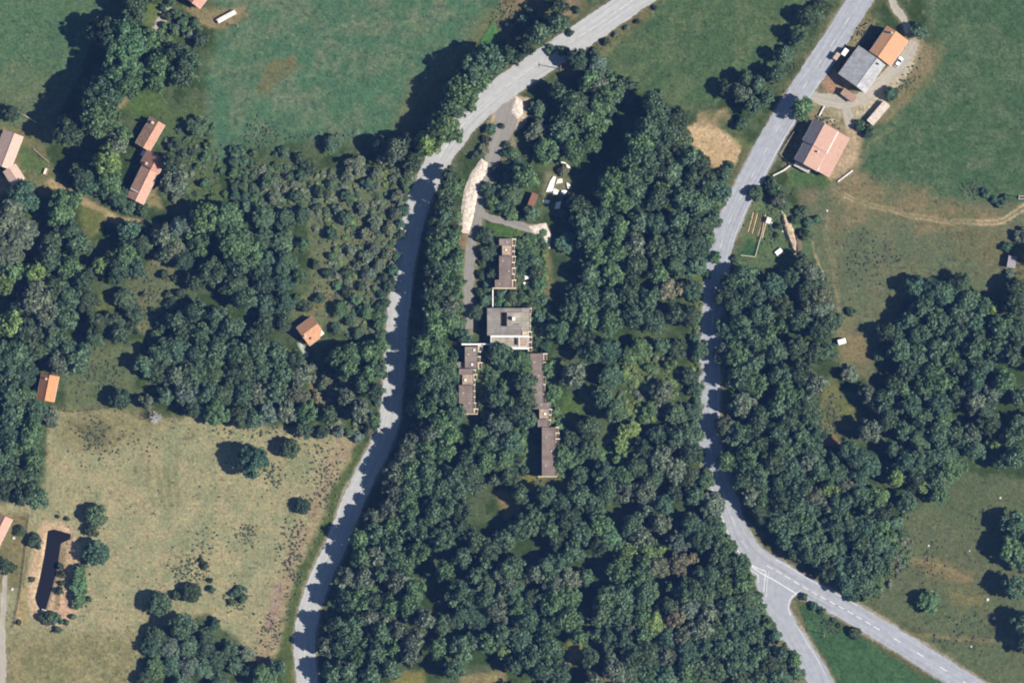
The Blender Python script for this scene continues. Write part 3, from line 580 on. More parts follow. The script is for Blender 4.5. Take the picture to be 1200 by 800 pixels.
# 7 corner house at the left edge
r, rp = house('farmhouse', (12,178), 'pale pink farmhouse with a stepped side wing at the left edge', 'house')
pp = tile_mat('pale_pink_tile', A(230,196,182), ang((4,196),(19,157)), .1, .15)
fr = gable(r, rp, (4,196), (19,157), 14, 10.5, 6.4, 3.9, 4.4, WALL, pp, nw=4)
fr2 = gable(r, rp, (12,197), (23,214), 8.5, 8.5, 5.0, 3.9, 3.9, WALL, pp, nw=2, door=False)
m = MB(); f5 = Fr((29,208), (24,219), rp); f5.box(m, 0, 2.6, -2.4, 0, 0, 2.7); m.build('porch', WHITE, r)
# 8 barn at the left edge near the pond
r, rp = house('barn', (3,620), 'pink-roofed barn cut by the left edge, next to the pond', 'barn')
fr = gable(r, rp, (-8,636), (8,604), 9, 9, 5.6, 3.6, 3.6, WALL, tile_mat('dusty_tile', A(226,176,160), ang((-8,636),(8,604)), .12, .2), nw=3)

# ------------------------------------------------------------------ the holiday blocks: flat roofs, white parapets, terraces on their right-hand side
BROWN = felt_mat('brown_roof_felt', A(152,136,130), 1.05, .22); BEIGE = felt_mat('beige_roof', A(205,182,160))
BROWN2 = felt_mat('brown_roof_felt_worn', A(158,144,138), 1.05, .22)
GREY = felt_mat('grey_roof_felt', A(162,156,151), 1.05, .2); PALE = felt_mat('pale_roof', A(196,188,172)); CREAM = mat('cream_render', A(226,206,180), var=.08, scale=.6)
def flat(root, rp, x0, x1, y0, y1, z0, z1, roofm, wallm=CREAM, nwin=0, rim=.14, rimm=None, name='roof'):
    a = P(x0, y1); c = P(x1, y0); X0, Y0, X1, Y1 = a[0]-rp[0], a[1]-rp[1], c[0]-rp[0], c[1]-rp[1]
    m = MB(); m.box(X0+.12, X1-.12, Y0+.12, Y1-.12, z0, z1-.22); w_ = m.build('wall', wallm, root)
    m = MB(); m.box(X0, X1, Y0, Y1, z1-.215, z1); rf = m.build(name, roofm, root)
    q = MB()
    for bx in ((X0,X1,Y0,Y0+.18),(X0,X1,Y1-.18,Y1),(X0,X0+.18,Y0+.182,Y1-.182),(X1-.18,X1,Y0+.182,Y1-.182)): q.box(*bx, z1+.002, z1+rim)
    q.build('roof_edge', rimm or roofm, rf)
    if nwin:
        f = Fr((x0, y1), (x0, y0), rp)
        for k in range(nwin): opening(f, root, (k+.5)*f.L/nwin, 1, -.12, z1-2.1, 1.2, 1.1)
    return X0, Y0, X1, Y1
def slab(root, rp, x0, x1, y0, y1, z0, z1, m_, name):
    a = P(x0, y1); c = P(x1, y0); m = MB(); m.box(a[0]-rp[0], c[0]-rp[0], a[1]-rp[1], c[1]-rp[1], z0, z1); return m.build(name, m_, root)
def terraces(root, rp, x0, x1, ys, z):
    """a stair of small walled terraces along the right-hand side, each with a slab, a fin and a parapet"""
    for y0, y1, dx in ys:
        b_ = slab(root, rp, x0, x1+dx, y0, y1, z-.2, z, CREAM, 'balcony')
        slab(b_, rp, x0, x1+dx+.6, y0, y0+.8, z+.003, z+1.4, WHITE, 'fin'); slab(b_, rp, x1+dx-.45, x1+dx, y0+.82, y1-.1, z+.003, z+.9, CREAM, 'parapet')
        q = slab(root, rp, x0+.1, x1+dx-.6, y0+.4, y1-.4, 0, z-.21, CREAM, 'wall')
def vent(root, rp, x, y, z, s=.35):
    X, Y = P(x, y); m = MB(); m.box(X-rp[0]-s, X-rp[0]+s, Y-rp[1]-s, Y-rp[1]+s, z, z+.4); m.build('roof_vent', WHITE, root)
# short block
r, rp = house('holiday_block', (592,309), 'short brown-roofed block with a stepped plan, nearest the white gravel bank', 'building')
flat(r, rp, 585,600,280,288, 0,4.6, BROWN2); flat(r, rp, 588.5,600,288.1,299.9, 0,3.5, BEIGE); flat(r, rp, 585,600,300,327.9, 0,4.6, BROWN, nwin=4); flat(r, rp, 580,600,328,337, 0,4.6, BROWN)
slab(r, rp, 577,605,337.1,338.6, 0,5.0, CREAM, 'parapet'); slab(r, rp, 577,578.2,339.1,362, 0,2.4, WHITE, 'garden_wall')
terraces(r, rp, 600.1, 603, [(280,287.6,1.2),(288,294,.2),(294.4,300,.0),(300.4,307,1),(307.4,313.5,0),(314,320.5,1),(321,327.6,0),(328,336.8,1.6)], 2.6)
vent(r, rp, 593, 293, 3.5, .3)
for q in ((589,306),(596,318),(585,333),(594,284)): vent(r, rp, *q, 4.6, .14)
# central hall
r, rp = house('holiday_hall', (597,383), 'wide grey flat-roofed central hall with a pit added for shade and a pale terrace', 'building')
z = 5.0
for x0, x1, y0, y1 in ((571,587,361,393),(587.1,611,361,366),(594,611,366.1,382),(587.1,611,382.1,393)): flat(r, rp, x0, x1, y0, y1, 0, z, GREY, rim=.08)
slab(r, rp, 594.2,610.8,366.3,381.8, z+.085, z+.5, PALE, 'roof_deck'); slab(r, rp, 587.2,593.9,366.2,381.9, 0, 1.2, GREY, 'shade_pit_floor')  # pit added in the roof: its depth stands in for the deck's cast shadow
flat(r, rp, 611.1,621,361,388, 0,4.6, PALE); flat(r, rp, 612,618.5,388.1,393, 0,4.3, CREAM)
m = MB(); X, Y = P(602,373.5); m.box(X-rp[0]-.5, X-rp[0]+.5, Y-rp[1]-.6, Y-rp[1]+.6, z+.5, z+2.2); m.build('chimney', WHITE, r)
m = MB(); X, Y = P(605.5,380); m.box(X-rp[0]-.9, X-rp[0]+.9, Y-rp[1]-.12, Y-rp[1]+.12, z+.5, z+.9); m.build('roof_vent', DARK, r)
slab(r, rp, 575,620,393.1,394.2, 0,5.3, WHITE, 'parapet')
flat(r, rp, 575,608,394.3,407, 0,3.9, PALE, rimm=WHITE, rim=.3); flat(r, rp, 608.1,618,394.3,406.5, 0,4.2, BEIGE, rimm=WHITE)
slab(r, rp, 598,619.5,407.1,409, 0,4.5, WHITE, 'parapet')
terraces(r, rp, 621.1, 621.8, [(361,367,1.0),(367.6,374,0),(374.6,381,0),(381.6,388,0)], 3.0); terraces(r, rp, 618.6, 621.5, [(388.3,394,1.5),(394.4,400,2),(400.4,406.4,1.5),(406.8,411.6,2)], 3.0)
m = MB(); X, Y = P(606,400); m.box(X-rp[0]-.15, X-rp[0]+.15, Y-rp[1]-1.2, Y-rp[1]+1.2, 4.21, 4.9); m.build('roof_vent', DARK, r)
f = Fr((571,393),(571,361), rp)
for k in range(4): opening(f, r, 1.3+k*2.3, 1, -.12, 1.2, 1.4, 1.5)
# covered walk
r, rp = house('covered_walk', (558,403), 'thin white covered walk from the central hall to the stepped block', 'walkway')
slab(r, rp, 541,574.6,402.4,404.2, 2.6, 2.8, WHITE, 'roof')
for x in (542,552,563,573): slab(r, rp, x-.4, x+.4, 402.9,403.7, 0, 2.59, CREAM, 'post')
# stepped block
r, rp = house('holiday_block', (550,445), 'stepped brown-roofed block with a pale middle, left of the courtyard garden', 'building')
flat(r, rp, 545,560,406,424, 0,4.6, BROWN2, nwin=2); flat(r, rp, 545,560,424.1,431, 0,4.6, BROWN); flat(r, rp, 535,544.9,424,430.5, 0,3.2, GREY)
flat(r, rp, 538,555,432,438.9, 0,4.6, BROWN2); flat(r, rp, 542,555,439,450.9, 0,3.5, BEIGE); flat(r, rp, 538,555,451,484, 0,4.6, BROWN, nwin=5)
slab(r, rp, 538,560,484.1,485.2, 0,4.9, CREAM, 'parapet')
terraces(r, rp, 560.1, 562.4, [(405,411,3),(411.4,417,1),(417.4,424,.5),(424.4,432.5,2.4)], 2.6); terraces(r, rp, 555.1, 556.6, [(432.8,438,1),(438.4,444,2.5),(444.4,450,.5),(450.4,457,0),(457.4,464,0),(464.4,471,0),(471.4,478,1),(478.4,484,3.5)], 2.6)
vent(r, rp, 556, 410, 4.6); vent(r, rp, 553.5, 427, 4.6); vent(r, rp, 545.5, 445, 3.5)
for q in ((543,460),(550,472),(549,415)): vent(r, rp, *q, 4.6, .14)
# long block
r, rp = house('holiday_block', (638,486), 'long brown-roofed block in two offset lengths, right of the courtyard garden', 'building')
flat(r, rp, 621,636.5,414,443, 0,4.8, BROWN, nwin=4); flat(r, rp, 622,636.5,443.1,470.9, 0,4.8, BROWN2, nwin=4); flat(r, rp, 624,645,471,478.9, 0,4.8, BROWN2); flat(r, rp, 632,643,479,490.9, 0,3.7, BEIGE); flat(r, rp, 630,643,491,499.9, 0,4.8, BROWN2); flat(r, rp, 635,651,500,556.9, 0,5.6, BROWN, nwin=8)
slab(r, rp, 630,653,557,558.2, 0,6.0, CREAM, 'parapet')
terraces(r, rp, 636.6, 638.4, [(414,422,2.5),(424,431,.5),(432,440,.8),(441,449,1.2),(450,460,.4),(461,470,1)], 2.8); terraces(r, rp, 643.1, 644.6, [(479,485,2),(485.4,491,1),(491.4,498,.5)], 2.8); terraces(r, rp, 651.1, 652.6, [(500,506,2),(506.4,513,2.6),(513.4,520,3),(520.4,527,1.4),(527.4,534,.5),(534.4,541,.2),(541.4,548,.6),(548.4,556.8,1)], 3.0)
vent(r, rp, 638.5, 484.5, 3.7)
for q in ((626,424),(631,440),(627,458),(634,474)): vent(r, rp, *q, 4.8, .14)
for q in ((640,512),(646,528),(639,545)): vent(r, rp, *q, 5.6, .14)
# rusty shed
r, rp = house('shed', (623,238), 'narrow shed with a rusty red sheet roof below the pale rubble', 'shed')
f = Fr((618.5,250), (627.5,227), rp); m = MB(); f.section(m, [(-1.0,-.1),(-1.0,1.95),(1.0,2.3),(1.0,-.1)], .15, f.L-.15); m.build('wall', WOOD, r)
m = MB(); f.section(m, [(-1.2,2.0),(1.2,2.42),(1.2,2.5),(-1.2,2.08)], 0, f.L); m.build('roof', mat('rusty_sheet', A(158,108,96), var=.3, scale=1.2, second=A(130,98,86)), r)
opening(f, r, 3.5, -1, -1.0, .02, .9, 1.7, 'door')
# pieces of a pulled-down building
for pts, z1, lb in (([(648.5,206),(651.5,207.5),(647.5,224),(640,225),(644,213)], .5, 'long white concrete slab among the pale rubble, largest of the pieces'),
                    ([(664,214),(668,216),(669,220),(665,221)], .7, 'upper right white slab piece in the pale rubble'),
                    ([(658.5,223),(665,222.5),(663,229),(657,227.5)], .6, 'tilted squarish white slab at the right of the pale rubble'),
                    ([(649,221),(655,223),(653,228),(648,229)], .45, 'small cream slab touching the long white slab'),
                    ([(636,234),(645,235),(643,239),(636,238)], .4, 'short white slab nearest the rusty shed'),
                    ([(652,237),(658,236),(656,245),(650,245)], .4, 'lowest white slab of the pale rubble'),
                    ([(655,189),(662,190),(671,198),(662,196)], .5, 'thin pale slab at the upper end of the rubble'),
                    ([(653,210),(659,209),(659,214),(651,216)], .4, 'brownish slab in the middle of the pale rubble'),
                    ([(614,321),(621,319),(622,325),(615,328)], .5, 'upper white slab in the garden behind the short block'),
                    ([(613,331),(621,330),(621,336),(615,337)], .45, 'lower white slab in the garden behind the short block')):
    c = (sum(p[0] for p in pts)/len(pts), sum(p[1] for p in pts)/len(pts)); X, Y = P(*c); m = MB()
    q = [(P(*p)[0]-X+random.uniform(-.12,.12), P(*p)[1]-Y+random.uniform(-.12,.12)) for p in pts]
    if sum(q[i][0]*q[(i+1)%len(q)][1]-q[(i+1)%len(q)][0]*q[i][1] for i in range(len(q))) < 0: q = q[::-1]
    m.prism(q, -.05, [z1*random.uniform(.45,1.1) for _ in q]); o = m.build('concrete_slab', CONC if 'brown' in lb else WHITE, None, bevel=.05); o.location = (X, Y, 0); tag(o, lb, 'slab', 'broken slabs')

# ------------------------------------------------------------------ vehicles and small things
def wheel(parent, x, y, r_=.32, w_=.2):
    m = MB(); m.tube((x,y-w_/2,r_), (x,y+w_/2,r_), r_, r_, 18); t = m.build('wheel', RUBBER, parent); q = MB(); sg = 1 if y > 0 else -1
    q.tube((x,y+sg*(w_/2+.003),r_), (x,y+sg*(w_/2+.03),r_), r_*.6, r_*.5, 14); q.build('rim', mat_rim, t)
mat_rim = mat('rim_metal', (.4,.4,.42), rough=.35, metal=.8)
CARW = mat('white_car_paint', (.62,.62,.63), rough=.25, var=.03, spec=.5)
X, Y = P(1053,73); r = empty('car', (X, Y, .03), 'small pale car parked by the orange-roofed house', 'car', rz=math.radians(58))
def loft(m, secs):
    """rings of (x, [(y, z), ...]) joined into a closed body"""
    n = len(secs[0][1]); base = [(x, y, z) for x, pr in secs for y, z in pr]
    m.add(base, [(i*n+j, i*n+(j+1)%n, (i+1)*n+(j+1)%n, (i+1)*n+j) for i in range(len(secs)-1) for j in range(n)]+[tuple(range(n-1,-1,-1)), tuple((len(secs)-1)*n+j for j in range(n))])
def ring(hw, z0, z1, tw): return [(-hw*.92,z0),(hw*.92,z0),(hw,z0+.25),(hw,z1-.12),(tw,z1),(-tw,z1),(-hw,z1-.12),(-hw,z0+.25)]
m = MB(); loft(m, [(-2.0,ring(.74,.32,.72,.66)),(-1.85,ring(.84,.22,.92,.76)),(-1.0,ring(.86,.2,.95,.8)),(.75,ring(.86,.2,.93,.8)),(1.7,ring(.83,.22,.78,.7)),(2.02,ring(.7,.32,.62,.6))]); m.build('body', CARW, r, bevel=.03)
m = MB(); loft(m, [(-1.75,[(-.74,.93),(.74,.93),(.7,.96),(-.7,.96)]),(-1.35,[(-.74,.93),(.74,.93),(.58,1.4),(-.58,1.4)]),(.1,[(-.76,.93),(.76,.93),(.6,1.43),(-.6,1.43)]),(.95,[(-.74,.92),(.74,.92),(.7,.95),(-.7,.95)])]); m.build('window', GLASS, r)
m = MB(); m.box(-1.3,.0,-.57,.57,1.425,1.47); m.build('roof', CARW, r, bevel=.02)
for sx in (-1.25, 1.28):
    for sy in (-.78, .78): wheel(r, sx, sy)
for sy in (-.5,.5):
    m = MB(); m.box(1.93,2.04,sy-.17,sy+.17,.55,.68); m.build('headlight', GLASS, r); m = MB(); m.box(-2.03,-1.92,sy-.15,sy+.15,.6,.78); m.build('tail_light', mat('tail_red', (.35,.02,.02), rough=.3), r)
# caravan
X, Y = P(986,400); r = empty('caravan', (X, Y, 0), 'small white caravan standing on bare ground at the edge of the wood', 'caravan', rz=math.radians(15))
m = MB(); loft(m, [(-1.5,ring(.85,.7,1.7,.7)),(-1.35,ring(.95,.45,2.2,.82)),(1.1,ring(.95,.45,2.25,.82)),(1.5,ring(.85,.75,1.8,.7))]); m.build('body', WHITE, r, bevel=.05)
for sy in (-.97,.97):
    m = MB(); a, c = sorted((sy*.985, sy*1.0)); m.box(-.9,.5,a,c,1.25,1.75); m.build('window', GLASS, r); wheel(r, -.1, sy*.93, .3, .18)
m = MB(); m.tube((1.4,-.5,.5),(2.4,0,.5),.05,.05); m.tube((1.4,.5,.5),(2.4,0,.5),.05,.05); m.build('drawbar', DARK, r)
m = MB(); m.box(-.3,.4,-.3,.3,2.23,2.36); m.build('skylight', CONC, r)
# covered trailer on the lawn
X, Y = P(912.5,295); r = empty('trailer', (X, Y, 0), 'flat trailer under a white sheet on the lawn below the vegetable plot', 'trailer', rz=math.radians(38))
m = MB(); m.box(-1.4,1.4,-.85,.85,.45,.85); m.build('body', DARK, r, bevel=.03); m = MB(); m.box(-1.3,1.3,-.8,.8,.853,1.0); m.build('cover', WHITE, r, bevel=.06)
for sy in (-.95,.95): wheel(r, 0, sy, .3, .18)
m = MB(); m.tube((1.4,0,.6),(2.5,0,.5),.05,.04); m.build('drawbar', DARK, r)
# earth bank with a dark tip
EARTH = mat('pale_earth', A(196,172,146), var=.3, scale=.9, bump=.6, second=A(206,184,158)); EDK = mat('dark_spoil', A(112,100,94), var=.3, scale=1, bump=.5)
o = heap('earth_bank', [(916,247),(920,252),(926,262),(931,272),(935,283),(934,297),(930,298),(925,288),(920,274),(916,262)], EARTH, 1.7, .8, 11, 4, .3); tag(o, 'long narrow bank of pale earth with a dark end, right of the lawn', 'earth bank')
o = heap('spoil_heap', [(931,272),(936,277),(940,288),(938,298),(933,297),(930,284)], EDK, 1.2, .8, 14, 3, .3); tag(o, 'dark spoil heap against the pale earth bank', 'spoil heap')
# vegetable beds, one by one
SOIL = mat('bed_soil', A(126,104,82), var=.3, scale=2, bump=.7); STRAW = mat('straw_mulch', A(196,178,142), var=.25, scale=2.5, bump=.6); CROP = mat('bed_crop', A(96,108,72), var=.5, scale=3, bump=.8)
kinds = [(STRAW,'straw mulch'),(SOIL,'bare soil'),(STRAW,'straw mulch'),(CROP,'thin crops'),(SOIL,'bare soil'),(STRAW,'straw mulch'),(CROP,'thin crops'),(STRAW,'straw mulch')]
words_ = ['first','second','third','fourth','fifth','sixth','seventh','eighth']
for k, (mt, nm) in enumerate(kinds):
    x = 879.5+k*2.35; top = (x+3.2, 248.5+k*.8); bot = (x-3.0, 272+k*.95); X, Y = P((top[0]+bot[0])/2, (top[1]+bot[1])/2)
    f = Fr(bot, top, (X, Y)); m = MB(); n = 16
    vs = []
    for i in range(n+1):
        s = f.L*i/n
        for t, zz in ((-.30,-.03),(-.2,.13),(0,.22),(.2,.13),(.30,-.03)): vs.append(f.pt(s+random.uniform(-.1,.1), t+random.uniform(-.05,.05), zz+random.uniform(-.03,.04)))
    m.add(vs, [(5*i+j+1,5*i+j,5*i+j+5,5*i+j+6) for i in range(n) for j in range(4)]); o = m.build('vegetable_bed', mt); o.location = (X, Y, 0)
    tag(o, f'{words_[k]} vegetable bed from the road side of the plot, {nm}', 'vegetable bed', 'vegetable beds')
# fences: posts and rails
def fence(pts, label, h=1.0, m_=PALEWOOD, rails=2, step=2.4, cat='fence', wide=.07):
    X, Y = P(*pts[0]); r = empty('fence', (X, Y, 0), label, cat, 'fences')
    for a, c in zip(pts[:-1], pts[1:]):
        f = Fr(a, c, (X, Y)); n = max(1, round(f.L/step))
        for i in range(n+1 if c == pts[-1] else n): m = MB(); f.box(m, f.L*i/n-.06, f.L*i/n+.06, -.06, .06, -.2, h+.1); m.build('post', m_, r)
        for k in range(rails): m = MB(); z = h*(k+.8)/rails; f.box(m, .07, f.L-.07, -wide/2, wide/2, z-.09, z+.04); m.build('rail', m_, r)
def wall(pts, label, h=.9, w_=.4, m_=STONE):
    X, Y = P(*pts[0]); r = empty('garden_wall', (X, Y, 0), label, 'wall', 'garden walls')
    for a, c in zip(pts[:-1], pts[1:]):
        f = Fr(a, c, (X, Y)); m = MB(); f.box(m, 0, f.L, -w_/2, w_/2, -.1, h); m.build('wall', m_, r); m = MB(); f.box(m, -.03, f.L+.03, -w_/2-.05, w_/2+.05, h+.003, h+.09); m.build('coping', CONC, r)
fence([(897,251),(893,272),(885,301),(868,299)], 'pale fence round the lower end of the vegetable plot', wide=.16)
fence([(914,181),(930,155)], 'wooden fence along the road beside the slate-sloped barn')
fence([(925,192),(915,182)], 'short wooden fence closing the corner of the barn plot')
wall([(929,192),(918,200),(906,206)], 'white garden wall leading from the slate-sloped barn to the road', m_=WHITE)
wall([(982,213),(999,200)], 'low pale wall below the yard of the slate-sloped barn', m_=CONC, h=.6)
wall([(960,136),(966,125)], 'short pale stone wall at the farm drive', m_=CONC, h=.7)
fence([(16,129),(30,136),(43,144)], 'pale rail fence in the meadow above the corner farmhouse', wide=.2)
fence([(40,158),(44,150),(56,134),(70,122)], 'post and rail fence climbing past the dark tree belt', m_=WOOD)
fence([(40,175),(57,190)], 'short fence at the lawn of the corner farmhouse', m_=PALEWOOD)
fence([(35,603),(31,640),(25,690),(17,733)], 'dark rail fence along the left side of the pond ground', m_=WOOD)
fence([(93,482),(150,476)], 'wooden fence along the upper edge of the dry pasture', m_=WOOD, step=3.5)
# poles
def pole(x, y, h, label):
    X, Y = P(x, y); r = empty('utility_pole', (X, Y, 0), label, 'pole', 'utility poles'); m = MB(); m.tube((0,0,-.3),(0,0,h),.16,.11,12); m.build('pole', WOOD, r)
    m = MB(); m.box(-.06,.06,-.9,.9,h-.55,h-.42); a = m.build('cross_arm', WOOD, r)
    for t in (-.8, 0.25, .8): m = MB(); m.tube((0,t,h-.42),(0,t,h-.26),.05,.035,8); m.build('insulator', WHITE, a)
pole(657,81,8.2,'wooden utility pole at the outer edge of the long road'); pole(88.5,483,4.4,'wooden pole at the corner of the dry pasture below the narrow orange house'); pole(1193,231,5.4,'wooden pole beside the white trough at the right edge'); pole(279,31,4.4,'wooden pole in the meadow beside the sheeted timber stack'); pole(965,742,6.5,'wooden pole at the grass triangle below the junction')
# sheeted timber stack, trough, shelter, hut, jetty, boxes
X, Y = P(265.5,20); r = empty('timber_stack', (X, Y, 0), 'long timber stack under a white sheet on the upper pale yard', 'timber stack', rz=math.atan2(12,22))
m = MB()
for k in range(5):
    for j in range(4): m.tube((-3.6+random.uniform(-.2,.2), -.66+k*.33, .17+j*.32), (3.6+random.uniform(-.2,.2), -.66+k*.33, .17+j*.32), .16, .15, 9)
m.build('log_stack', PALEWOOD, r); m = MB(); n = 12
vs = [(-3.5+7*i/n, y, z+random.uniform(-.05,.05)) for i in range(n+1) for y, z in ((-.86,.9),(-.8,1.42),(-.2,1.5),(.3,1.48),(.8,1.42),(.86,1.05))]
m.add(vs, [(6*i+j,6*i+6+j,6*i+7+j,6*i+j+1) for i in range(n) for j in range(5)]); m.build('sheet', CONC, r)
X, Y = P(1198,231.5); r = empty('water_trough', (X, Y, 0), 'white water trough by the track at the right edge', 'trough')
m = MB(); m.box(-1.3,1.3,-.5,.5,0,.12); m.box(-1.3,1.3,-.5,-.38,.121,.75); m.box(-1.3,1.3,.38,.5,.121,.75); m.box(-1.3,-1.18,-.379,.379,.121,.75); m.box(1.18,1.3,-.379,.379,.121,.75); m.build('basin', WHITE, r)
m = MB(); m.box(-1.17,1.17,-.37,.37,.5,.6); m.build('water', wm, r)
X, Y = P(980,66.5); r = empty('roadside_shelter', (X, Y, 0), 'small open shelter with a tan roof at the road edge', 'shelter', rz=math.radians(55))
m = MB(); m.box(-1.2,1.2,.55,.65,0,2.2); m.box(-1.2,-1.1,-.6,.549,0,2.2); m.box(1.1,1.2,-.6,.549,0,2.2); m.build('wall', WOOD, r); m = MB(); m.box(-1.35,1.35,-.8,.8,2.203,2.32); m.build('roof', EARTH, r); m = MB(); m.box(-1,1,.2,.54,.4,.46); m.build('bench', WOOD, r)
X, Y = P(1185,307); r = empty('hut', (X, Y, 0), 'small dark-roofed hut beside bushes at the right edge', 'hut', rz=math.radians(80))
m = MB(); m.box(-1.9,1.9,-1.3,1.3,0,2.2); m.build('wall', WOOD, r); m = MB(); m.prism([(-2.1,-1.5),(2.1,-1.5),(2.1,1.5),(-2.1,1.5)], [2.21,2.21,2.6,2.6], [2.35,2.35,2.75,2.75]); m.build('roof', sl, r); m = MB(); m.box(1.9,1.96,-.45,.45,.02,1.9); m.build('door', DARK, r)
X, Y = P(53,716); r = empty('jetty', (X, Y, 0), 'small pale jetty at the lower end of the dark pond', 'jetty', rz=math.radians(-20))
m = MB()
for k in range(9): m.box(-1.3+k*.3, -1.04+k*.3, -.5, .5, .12, .18)
m.build('deck', WHITE, r)
for sx in (-1.1,1.1):
    for sy in (-.4,.4): m = MB(); m.tube((sx,sy,-.9),(sx,sy,.118),.07,.07,8); m.build('post', WOOD, r)
X, Y = P(900.5,258.5); r = empty('garden_shed', (X, Y, 0), 'tiny white shed at the corner of the vegetable plot', 'shed', rz=math.radians(-20))
m = MB(); m.box(-.65,.65,-.9,.9,0,1.7); m.build('wall', WHITE, r); m = MB(); m.prism([(-.8,-1.05),(.8,-1.05),(.8,1.05),(-.8,1.05)], [1.71,1.71,1.95,1.95], [1.78,1.78,2.02,2.02]); m.build('roof', CONC, r); m = MB(); m.box(-.3,.3,-.94,-.9,.02,1.55); m.build('door', WOOD, r)
X, Y = P(1029,133); r = empty('farm_store', (X, Y, 0), 'low store with a pale pink flat roof beside the big right meadow', 'shed', rz=math.atan2(22,19))
m = MB(); m.box(-4.4,4.4,-1.3,1.3,0,2.1); m.build('wall', WALL, r); m = MB(); m.box(-4.6,4.6,-1.5,1.5,2.103,2.26); m.build('roof', mat('pale_sheet', A(222,208,194), var=.3, scale=1.6), r)
m = MB(); m.box(1.0,3.0,1.3,1.36,.02,1.9); m.build('door', WOOD, r)
X, Y = P(54,201); r = empty('cart', (X, Y, 0), 'small pale cart on the grass beside the corner farmhouse', 'cart', rz=math.radians(70))
m = MB(); m.box(-1.1,1.1,-.6,.6,.5,.62); m.box(-1.1,1.1,-.6,-.54,.621,.95); m.box(-1.1,1.1,.54,.6,.621,.95); m.build('body', PALEWOOD, r)
for sy in (-.72,.72): wheel(r, 0, sy, .34, .12)
m = MB(); m.tube((1.1,0,.56),(2.2,0,.3),.05,.04); m.build('drawbar', WOOD, r)
# loose pale stones in the meadows
ROCK = mat('field_rock', (.36,.34,.30), var=.25, scale=3, bump=.4)
for x, y, s_, lb in ((1088,639,.7,'white stone in the upper part of the lower right meadow'),(1136,645,.5,'small white stone right of centre in the lower right meadow'),(1172,583,.7,'pale boulder by the upper edge of the lower right meadow'),(1138,757,.6,'white stone near the lower track of the lower right meadow'),(1157,702,1.0,'large pale rock beside the edge trees of the lower right meadow'),(1165,724,.9,'pale rock under the edge trees of the lower right meadow'),(969,247,.7,'white stone at the head of the earth track'),(446,294,.8,'white stone in the scrub left of the long road'),(594,29,1.0,'white stone in the rough corner at the top'),(563,275,.5,'white stone in the shade of the tree by the drive'),(14,690,.9,'pale rounded rock beside the cart lane at the left edge'),(16,630,.9,'pale rounded rock beside the left-edge barn'),(26,588,1.3,'largest pale rock under the western wood'),(904,261,.6,'white stone right of the tiny garden shed'),(917,271,.6,'white stone against the pale earth bank'),(652,390,.5,'white stone in the bushes right of the central hall')):
    bm_ = bmesh.new(); bmesh.ops.create_icosphere(bm_, subdivisions=3, radius=s_*.62)
    for v in bm_.verts:
        q = 1+.35*(float(fbm(np.array([v.co.x*1.7/s_+x]), np.array([(v.co.y+v.co.z*1.3)*1.7/s_+y]), 2)[0])-.5); v.co *= q; v.co.z *= .6
    me = bpy.data.meshes.new('rock'); bm_.to_mesh(me); bm_.free(); me.materials.append(ROCK); o = bpy.data.objects.new('rock', me); col.objects.link(o); o.location = (*P(x, y), s_*.18); o.rotation_euler.z = x
    tag(o, lb, 'rock', 'loose pale stones')

# ------------------------------------------------------------------ trees and shrubs
def leaf_mat(name, gain=1.0):
    m = bpy.data.materials.new(name); m.use_nodes = True; N = m.node_tree.nodes; L = m.node_tree.links; b = N['Principled BSDF']
    b.inputs['Roughness'].default_value = .55; b.inputs['Specular IOR Level'].default_value = .25
    oi = N.new('ShaderNodeObjectInfo'); at = N.new('ShaderNodeVertexColor'); at.layer_name = 'leaf'
    mx = N.new('ShaderNodeMixRGB'); mx.blend_type = 'MULTIPLY'; mx.inputs[0].default_value = 1
    L.new(oi.outputs['Color'], mx.inputs[1]); L.new(at.outputs['Color'], mx.inputs[2]); L.new(mx.outputs[0], b.inputs['Base Color'])
    tr = N.new('ShaderNodeBsdfTranslucent'); L.new(mx.outputs[0], tr.inputs['Color']); ms = N.new('ShaderNodeMixShader'); ms.inputs[0].default_value = .34
    L.new(b.outputs[0], ms.inputs[1]); L.new(tr.outputs[0], ms.inputs[2]); L.new(ms.outputs[0], N['Material Output'].inputs['Surface'])
    return m
LEAF = leaf_mat('foliage'); BARK = mat('bark', (.10,.085,.07), var=.35, scale=3, bump=.6)
DEADBARK = mat('silver_bark', (.34,.34,.34), var=.25, scale=3)
def quads_from(C, Nn, size, rng):
    """small bent leaf sprays: one quad each at C facing Nn"""
    n = len(C); a = rng.normal(size=(n,3)); u = np.cross(Nn, a); u /= np.linalg.norm(u, axis=1)[:,None]+1e-9; v = np.cross(Nn, u)
    s = size[:,None]; asp = rng.uniform(.6,1.15,(n,1))
    V = np.stack([C-u*s-v*s*asp*.35, C-v*s*asp+u*s*.3, C+u*s+v*s*asp*.35, C+v*s*asp-u*s*.3], 1)
    V[:,1] -= Nn*s*.25; V[:,3] -= Nn*s*.25
    return V
